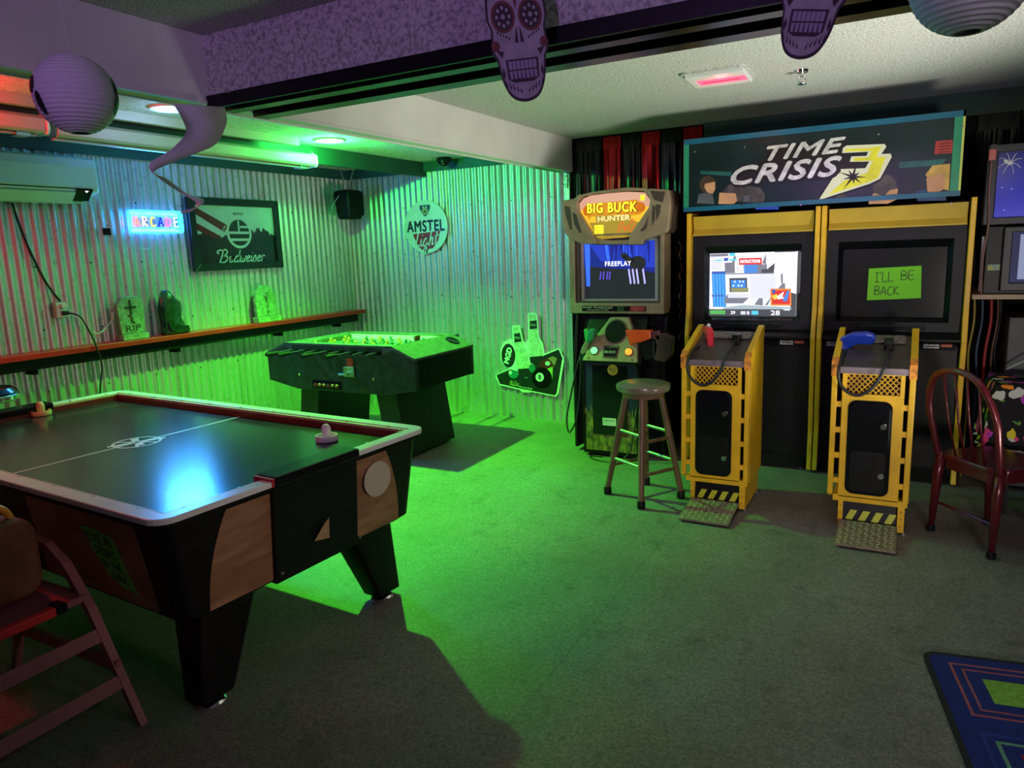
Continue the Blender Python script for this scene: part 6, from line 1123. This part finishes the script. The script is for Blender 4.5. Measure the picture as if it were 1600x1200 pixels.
mb.build('tinsel', M('dark_tinsel', (0.03, 0.04, 0.035), 0.25, 0.8, var=0.3), tt, recalc=False)['kind'] = 'stuff'
MB().tube([(2.555, -0.09, 2.262), (2.555, -0.09, 2.12)], 0.004, 6).build('core_wire', BLACK, tt)
# ================================================================== HANGING PAPER DECORATIONS
PAP = M('white_paper_lantern', (0.70, 0.68, 0.72), 0.8, var=0.05); BPAP = M('black_paper', (0.012, 0.010, 0.014), 0.7, var=0.2)
def lantern(c, r, lab, patches, ztop):
    t = thing('paper_lantern', lab, 'paper lantern', (c[0], c[1], c[2] - r), group='hanging paper lanterns')
    prof = []; n = 46
    for k in range(n + 1):
        a_ = -PI / 2 * 0.86 + PI * 0.86 * k / n; rr = r * (1 - 0.016 * (0.5 + 0.5 * math.cos(k * PI))); prof.append((rr * math.cos(a_), rr * math.sin(a_)))
    rings = [[(c[0] + p[0] * math.cos(2 * PI * i / 40), c[1] + p[0] * math.sin(2 * PI * i / 40), c[2] + p[1]) for i in range(40)] for p in prof]
    MB().loft(rings, caps=False).build('shade', PAP, t, smooth=False, solid=0.001)
    mb = MB()
    for zz in (-0.97, 0.97):
        rr = r * math.sqrt(max(0.01, 1 - zz * zz)) ; mb.tube([(c[0] + rr * math.cos(2 * PI * i / 20), c[1] + rr * math.sin(2 * PI * i / 20), c[2] + zz * r * 0.98) for i in range(20)], 0.0018, 5, True)
    mb.build('wire_ring', STEEL, t)
    for (yaw, el, wu, wv) in patches:
        pts = []
        for k in range(14):
            an = 2 * PI * k / 14; yy = yaw + wu * math.cos(an); ee = el + wv * math.sin(an)
            pts.append((c[0] + (r + 0.0025) * math.cos(ee) * math.cos(yy), c[1] + (r + 0.0025) * math.cos(ee) * math.sin(yy), c[2] + (r + 0.0025) * math.sin(ee)))
        ctr = (c[0] + (r + 0.003) * math.cos(el) * math.cos(yaw), c[1] + (r + 0.003) * math.cos(el) * math.sin(yaw), c[2] + (r + 0.003) * math.sin(el))
        MB().add(pts + [ctr], [(k, (k + 1) % 14, 14) for k in range(14)]).build('black_patch', BPAP, t)
    MB().tube([(c[0], c[1], c[2] + r * 0.97), (c[0] - 0.01, c[1] - 0.01, ztop)], 0.0016, 5).build('string', WCORD, t)
vd = math.atan2(-6.06 + 4.565, 5.234 - 2.85)
lantern((2.85, -4.568, 2.143), 0.122, 'white round paper lantern with black patches in front of the beam at left', [(vd - 1.25, 0.15, 0.16, 0.22), (vd - 1.0, -0.35, 0.12, 0.30), (vd + 1.2, 0.18, 0.10, 0.25), (vd + 1.25, -0.25, 0.14, 0.28), (vd + PI, 0.2, 0.3, 0.3)], 2.54)
vd2 = math.atan2(-6.06 + 4.2, 5.234 - 5.305)
lantern((5.305, -4.20, 2.118), 0.115, 'torn white paper lantern cut off at the top right', [(vd2 - 0.95, 0.05, 0.25, 0.3), (vd2 + 2.0, 0.2, 0.3, 0.3)], 2.54)
# paper spiral
A_ = [(2.68, -4.078, 2.21), (2.70, -4.061, 2.155), (2.74, -4.083, 2.094), (2.80, -4.205, 2.014), (2.80, -4.299, 1.956), (2.74, -4.228, 1.921), (2.68, -4.096, 1.876), (2.72, -4.056, 1.836), (2.77, -4.118, 1.797), (2.77, -4.173, 1.786)]
B_ = [(2.68, -3.83, 2.234), (2.70, -3.846, 2.166), (2.74, -3.943, 2.07), (2.80, -4.095, 2.011), (2.80, -4.285, 1.931), (2.74, -4.186, 1.915), (2.68, -4.056, 1.869), (2.72, -4.018, 1.848), (2.77, -4.086, 1.817), (2.77, -4.164, 1.796)]
sa, sb = spline(A_, 7), spline(B_, 7); t = thing('paper_spiral', 'pale paper spiral streamer hanging from the black track corner', 'streamer', (2.74, -4.0, 1.786))
MB().loft([[a_, b_] for a_, b_ in zip(sa, sb)], caps=False, closed=False).build('ribbon', PAP, t, smooth=True, solid=0.0012)
MB().tube([(2.68, -3.95, 2.222), (2.68, -3.90, 2.30), (2.70, -3.816, 2.29)], 0.0015, 5).build('string', WCORD, t)
# sugar skulls
SKP = M('skull_print_pale', (0.36, 0.30, 0.38), 0.6, var=0.15, vscale=20); SKD = M('skull_print_dark', (0.035, 0.015, 0.035), 0.6, var=0.3, vscale=20); SKR = M('skull_print_maroon', (0.16, 0.03, 0.04), 0.6, var=0.2, vscale=20)
def skull(loc, rz, tilt, s, lab, mir=1):
    t = thing('sugar_skull_cutout', lab, 'skull decoration', loc, rz, 'hanging sugar skull cut-outs'); t.rotation_euler = (0, tilt, rz)
    P = lambda pts: [(mir * x * s, z * s) for x, z in pts]
    out = [(-0.11, 0.02), (-0.07, -0.06) , (0.0, -0.085), (0.07, -0.06), (0.11, 0.02), (0.125, 0.12), (0.145, 0.17), (0.14, 0.27), (0.155, 0.33), (0.14, 0.46), (0.09, 0.54), (0, 0.57), (-0.09, 0.54), (-0.14, 0.46), (-0.155, 0.33), (-0.14, 0.27), (-0.145, 0.17), (-0.125, 0.12)]
    op = [(p.x, p.y) for p in spline(P(out), 4, True)]
    MB().prism(op, 'y', 0.0, 0.003).build('card', SKD, t, local=True)
    mb = MB().mat(SKP); mb.flat([(x * 0.93, (z - 0.24 * s) * 0.955 + 0.24 * s) for x, z in op], 'y', -0.0006)
    mb.mat(SKD); d = -0.0012
    for sx in (-1, 1):
        mb.mat(SKR); mb.flat(P([(sx * 0.07 + p[0] * sx, 0.33 + p[1]) for p in circ(0, 0, 0.062, 0.078, 20)]), 'y', d); mb.mat(SKD); mb.flat(P([(sx * 0.07 + p[0], 0.33 + p[1]) for p in circ(0, 0, 0.050, 0.064, 20)]), 'y', d - 0.0004)
        mb.mat(SKP)
        for k in range(8): mb.flat(P([(sx * 0.07 + 0.032 * math.cos(k * PI / 4) + p[0], 0.33 + 0.043 * math.sin(k * PI / 4) + p[1]) for p in circ(0, 0, 0.008, 0.010, 8)]), 'y', d - 0.0008)
        mb.flat(P([(sx * 0.07 + p[0], 0.33 + p[1]) for p in circ(0, 0, 0.011, 0.013, 10)]), 'y', d - 0.0008); mb.mat(SKD)
        mb.flat(P([(sx * 0.006, 0.20), (sx * 0.024, 0.205), (sx * 0.016, 0.25), (sx * 0.008, 0.285)]), 'y', d)
        for k in range(5): mb.flat(P([(sx * (0.05 + 0.014 * k) + p[0], 0.225 + 0.008 * k + p[1]) for p in circ(0, 0, 0.0045, 0.007, 8)]), 'y', d)
        mb.mat(SKR); mb.flat(P([(sx * 0.125 + p[0], 0.195 + p[1]) for p in circ(0, 0, 0.022, 0.026, 12)]), 'y', d)
        mb.mat(SKD); mb.flat(P([(sx * 0.085, 0.165), (sx * 0.125, 0.175), (sx * 0.10, 0.135)]), 'y', d)
        for k in range(5): mb.flat(P([(sx * (0.015 + 0.018 * k), -0.035 + 0.008 * k), (sx * (0.028 + 0.018 * k), -0.012 + 0.012 * k), (sx * (0.022 + 0.018 * k), -0.045 + 0.008 * k)]), 'y', d)
        mb.flat(P([(sx * 0.10, 0.03), (sx * 0.108, 0.06), (sx * 0.10, 0.09), (sx * 0.092, 0.06)]), 'y', d)
        mb.mat(SKR); mb.flat(P([(sx * 0.03, 0.46), (sx * 0.10, 0.43), (sx * 0.115, 0.47), (sx * 0.05, 0.53)]), 'y', d)
    mb.mat(SKD); mb.flat(P([(-0.085, 0.125), (0.085, 0.125), (0.08, 0.03), (0.05, 0.012), (-0.05, 0.012), (-0.08, 0.03)]), 'y', d)
    mb.mat(M('skull_teeth', (0.32, 0.24, 0.40), 0.6, var=0.1))
    for k in range(7):
        x = -0.072 + k * 0.021; mb.flat(P([(x, 0.075), (x + 0.018, 0.075), (x + 0.018, 0.116), (x, 0.116)]), 'y', d - 0.0006); mb.flat(P([(x + 0.003, 0.030), (x + 0.016, 0.028), (x + 0.018, 0.068), (x, 0.068)]), 'y', d - 0.0006)
    mb.mat(SKR); mb.flat(P([(0.0, 0.36), (0.012, 0.42), (0, 0.47), (-0.012, 0.42)]), 'y', d)
    mb.build('printed_face', None, t, local=True, recalc=False)
    MB().tube([(0, 0.002, 0.56 * s), (0, 0.002, 0.56 * s + 0.12)], 0.0012, 5).build('string', BLACK, t, local=True)
skull((4.150, -3.95, 2.105), 0.62, -0.10, 0.60, 'sugar skull cut-out hanging in front of the purple beam')
skull((4.955, -3.95, 2.105), -0.15, 0.22, 0.56, 'sugar skull cut-out beside the torn lantern at the top right')
# ================================================================== RUG
t = thing('play_rug', 'blue rug with coloured squares on the floor at the right', 'rug', (5.345, -3.045, 0.0), math.radians(10))
MB().prism(rrect(0.0, 2.0, -2.6, 0.0, 0.05), 'z', 0.0, 0.010).build('pile', M('blue_rug_pile', (0.006, 0.016, 0.17), 0.95, var=0.25, vscale=60, bump=0.3, bscale=300), t, local=True)
frame_ring(MB(), 1.002, 1.302, 0.05, 0.985, 1.285, 0.045, 0.0, 0.011).build('binding', M('black_rug_binding', (0.010, 0.010, 0.014), 0.9, var=0.1), t, local=True).location = (1.0, -1.3, 0)
RGC = {'green': (0.20, 0.42, 0.05), 'red': (0.35, 0.01, 0.015), 'pink': (0.35, 0.08, 0.10), 'mint': (0.12, 0.30, 0.20), 'blue': (0.015, 0.035, 0.26), 'yellow': (0.5, 0.4, 0.04)}
def sq(cx, cy, h, col, wd=0.0, z=0.0104):
    m = M('rug_' + col, RGC[col], 0.95, var=0.2, vscale=60)
    if wd: frame_ring(MB(), h, h, 0.002, h - wd, h - wd, 0.002, z - 0.002, z).build('square_outline', m, t, local=True).location = (cx, cy, 0)
    else: MB().prism([(cx - h, cy - h), (cx + h, cy - h), (cx + h, cy + h), (cx - h, cy + h)], 'z', z - 0.002, z).build('colour_square', m, t, local=True)
for i in range(4):
    for j in range(6):
        k = (i + j) % 4; cx, cy = 0.24 + i * 0.42, -0.23 - j * 0.42
        sq(cx, cy, 0.165, 'blue' if j % 2 else 'pink', 0.010); sq(cx, cy, 0.13, ('pink', 'mint', 'yellow', 'mint')[j % 4] if j else 'pink', 0.012 if j else 0.008, 0.0107); sq(cx, cy, 0.075, ('green', 'red', 'yellow', 'mint')[k], 0, 0.011)
# ================================================================== HIGH CHAIR
HCW = M('painted_high_chair_wood', (0.30, 0.10, 0.12), 0.45, var=0.15, vscale=6)
t = thing('high_chair', 'wooden restaurant high chair in the lower left corner', 'high chair', (2.60, -4.90, 0.0))
for y in (-4.69, -5.16):
    MB().tube([(2.934, y, 0.0), (2.715, y, 0.40), (2.60, y, 0.545), (2.51, y, 0.60), (2.40, y, 0.615)], [0.018, 0.022, 0.022, 0.021, 0.019], 4).build('front_leg', HCW, t)
    MB().tube([(2.12, y, 0.0), (2.28, y, 0.40), (2.36, y, 0.66)], [0.018, 0.021, 0.019], 4).build('rear_leg', HCW, t)
    bxo('side_stretcher', HCW, t, 2.20, 2.84, y - 0.010, y + 0.010, 0.185, 0.225)
def slat(nm, x0, z0, x1, z1, th=0.010):
    n = Vector((z1 - z0, 0, -(x1 - x0))).normalized() * th; vs = []
    for y in (-5.135, -4.685): vs += [(x0 + n.x, y, z0 + n.z), (x1 + n.x, y, z1 + n.z), (x1 - n.x, y, z1 - n.z), (x0 - n.x, y, z0 - n.z)]
    MB().add(vs, [(0, 1, 2, 3), (4, 7, 6, 5), (0, 4, 5, 1), (1, 5, 6, 2), (2, 6, 7, 3), (3, 7, 4, 0)]).build(nm, HCW, t)
slat('front_rung', 2.86, 0.130, 2.838, 0.172); slat('front_rung', 2.775, 0.288, 2.752, 0.330)
bxo('seat', HCW, t, 2.29, 2.705, -5.135, -4.685, 0.425, 0.45, bevel=0.004)
for z in (0.50, 0.59): bxo('back_slat', HCW, t, 2.31 + (z - 0.5) * 0.14, 2.33 + (z - 0.5) * 0.14, -5.135, -4.685, z, z + 0.06)
st = bxo('seat_strap', BLACKM, t, 2.66, 2.715, -4.80, -4.765, 0.424, 0.455); bxo('strap_buckle', M('red_buckle', (0.65, 0.03, 0.03), 0.4, var=0.1), t, 2.69, 2.722, -5.0, -4.805, 0.425, 0.456, bevel=0.004)
t = thing('booster_cushion', 'plain brown cushion with an orange loop on the high chair seat', 'cushion', (2.50, -4.90, 0.45))
MB().prism(rrect(-5.07, -4.735, 0.452, 0.745, 0.07), 'x', 2.40, 2.56).build('pad', M('rust_brown_fabric', (0.16, 0.055, 0.03), 0.8, var=0.25, vscale=9), t, bevel=0.04, seg=4)
MB().tube([(2.50, -4.88 + 0.085 * math.cos(PI * k / 14), 0.735 + 0.07 * math.sin(PI * k / 14)) for k in range(15)], 0.013, 8).build('loop', M('orange_yellow_plastic', (0.75, 0.30, 0.03), 0.4, var=0.1), t, smooth=True)
# dark padded stool beyond the far end of the air hockey table
t = thing('padded_stool', 'dark padded stool with chrome rim at the left edge', 'stool', (0.47, -3.90, 0.0))
MB().lathe([(0.001, 0.0), (0.17, 0.0), (0.185, 0.02), (0.185, 0.05), (0.16, 0.075), (0.001, 0.085)], (0.47, -3.90, 0.84), 32).build('seat_pad', BLACKG, t, smooth='auto')
MB().lathe([(0.188, 0.008), (0.192, 0.012), (0.192, 0.035), (0.188, 0.04)], (0.47, -3.90, 0.84), 32).build('chrome_rim', CHROME, t, smooth='auto')
MB().cyl((0.47, -3.90, 0.02), (0.47, -3.90, 0.84), 0.03, n=16).build('column', CHROME, t, smooth='auto'); MB().lathe([(0.20, 0.0), (0.20, 0.01), (0.04, 0.03), (0.03, 0.03)], (0.47, -3.90, 0.0), 32).build('base', CHROME, t, smooth='auto')
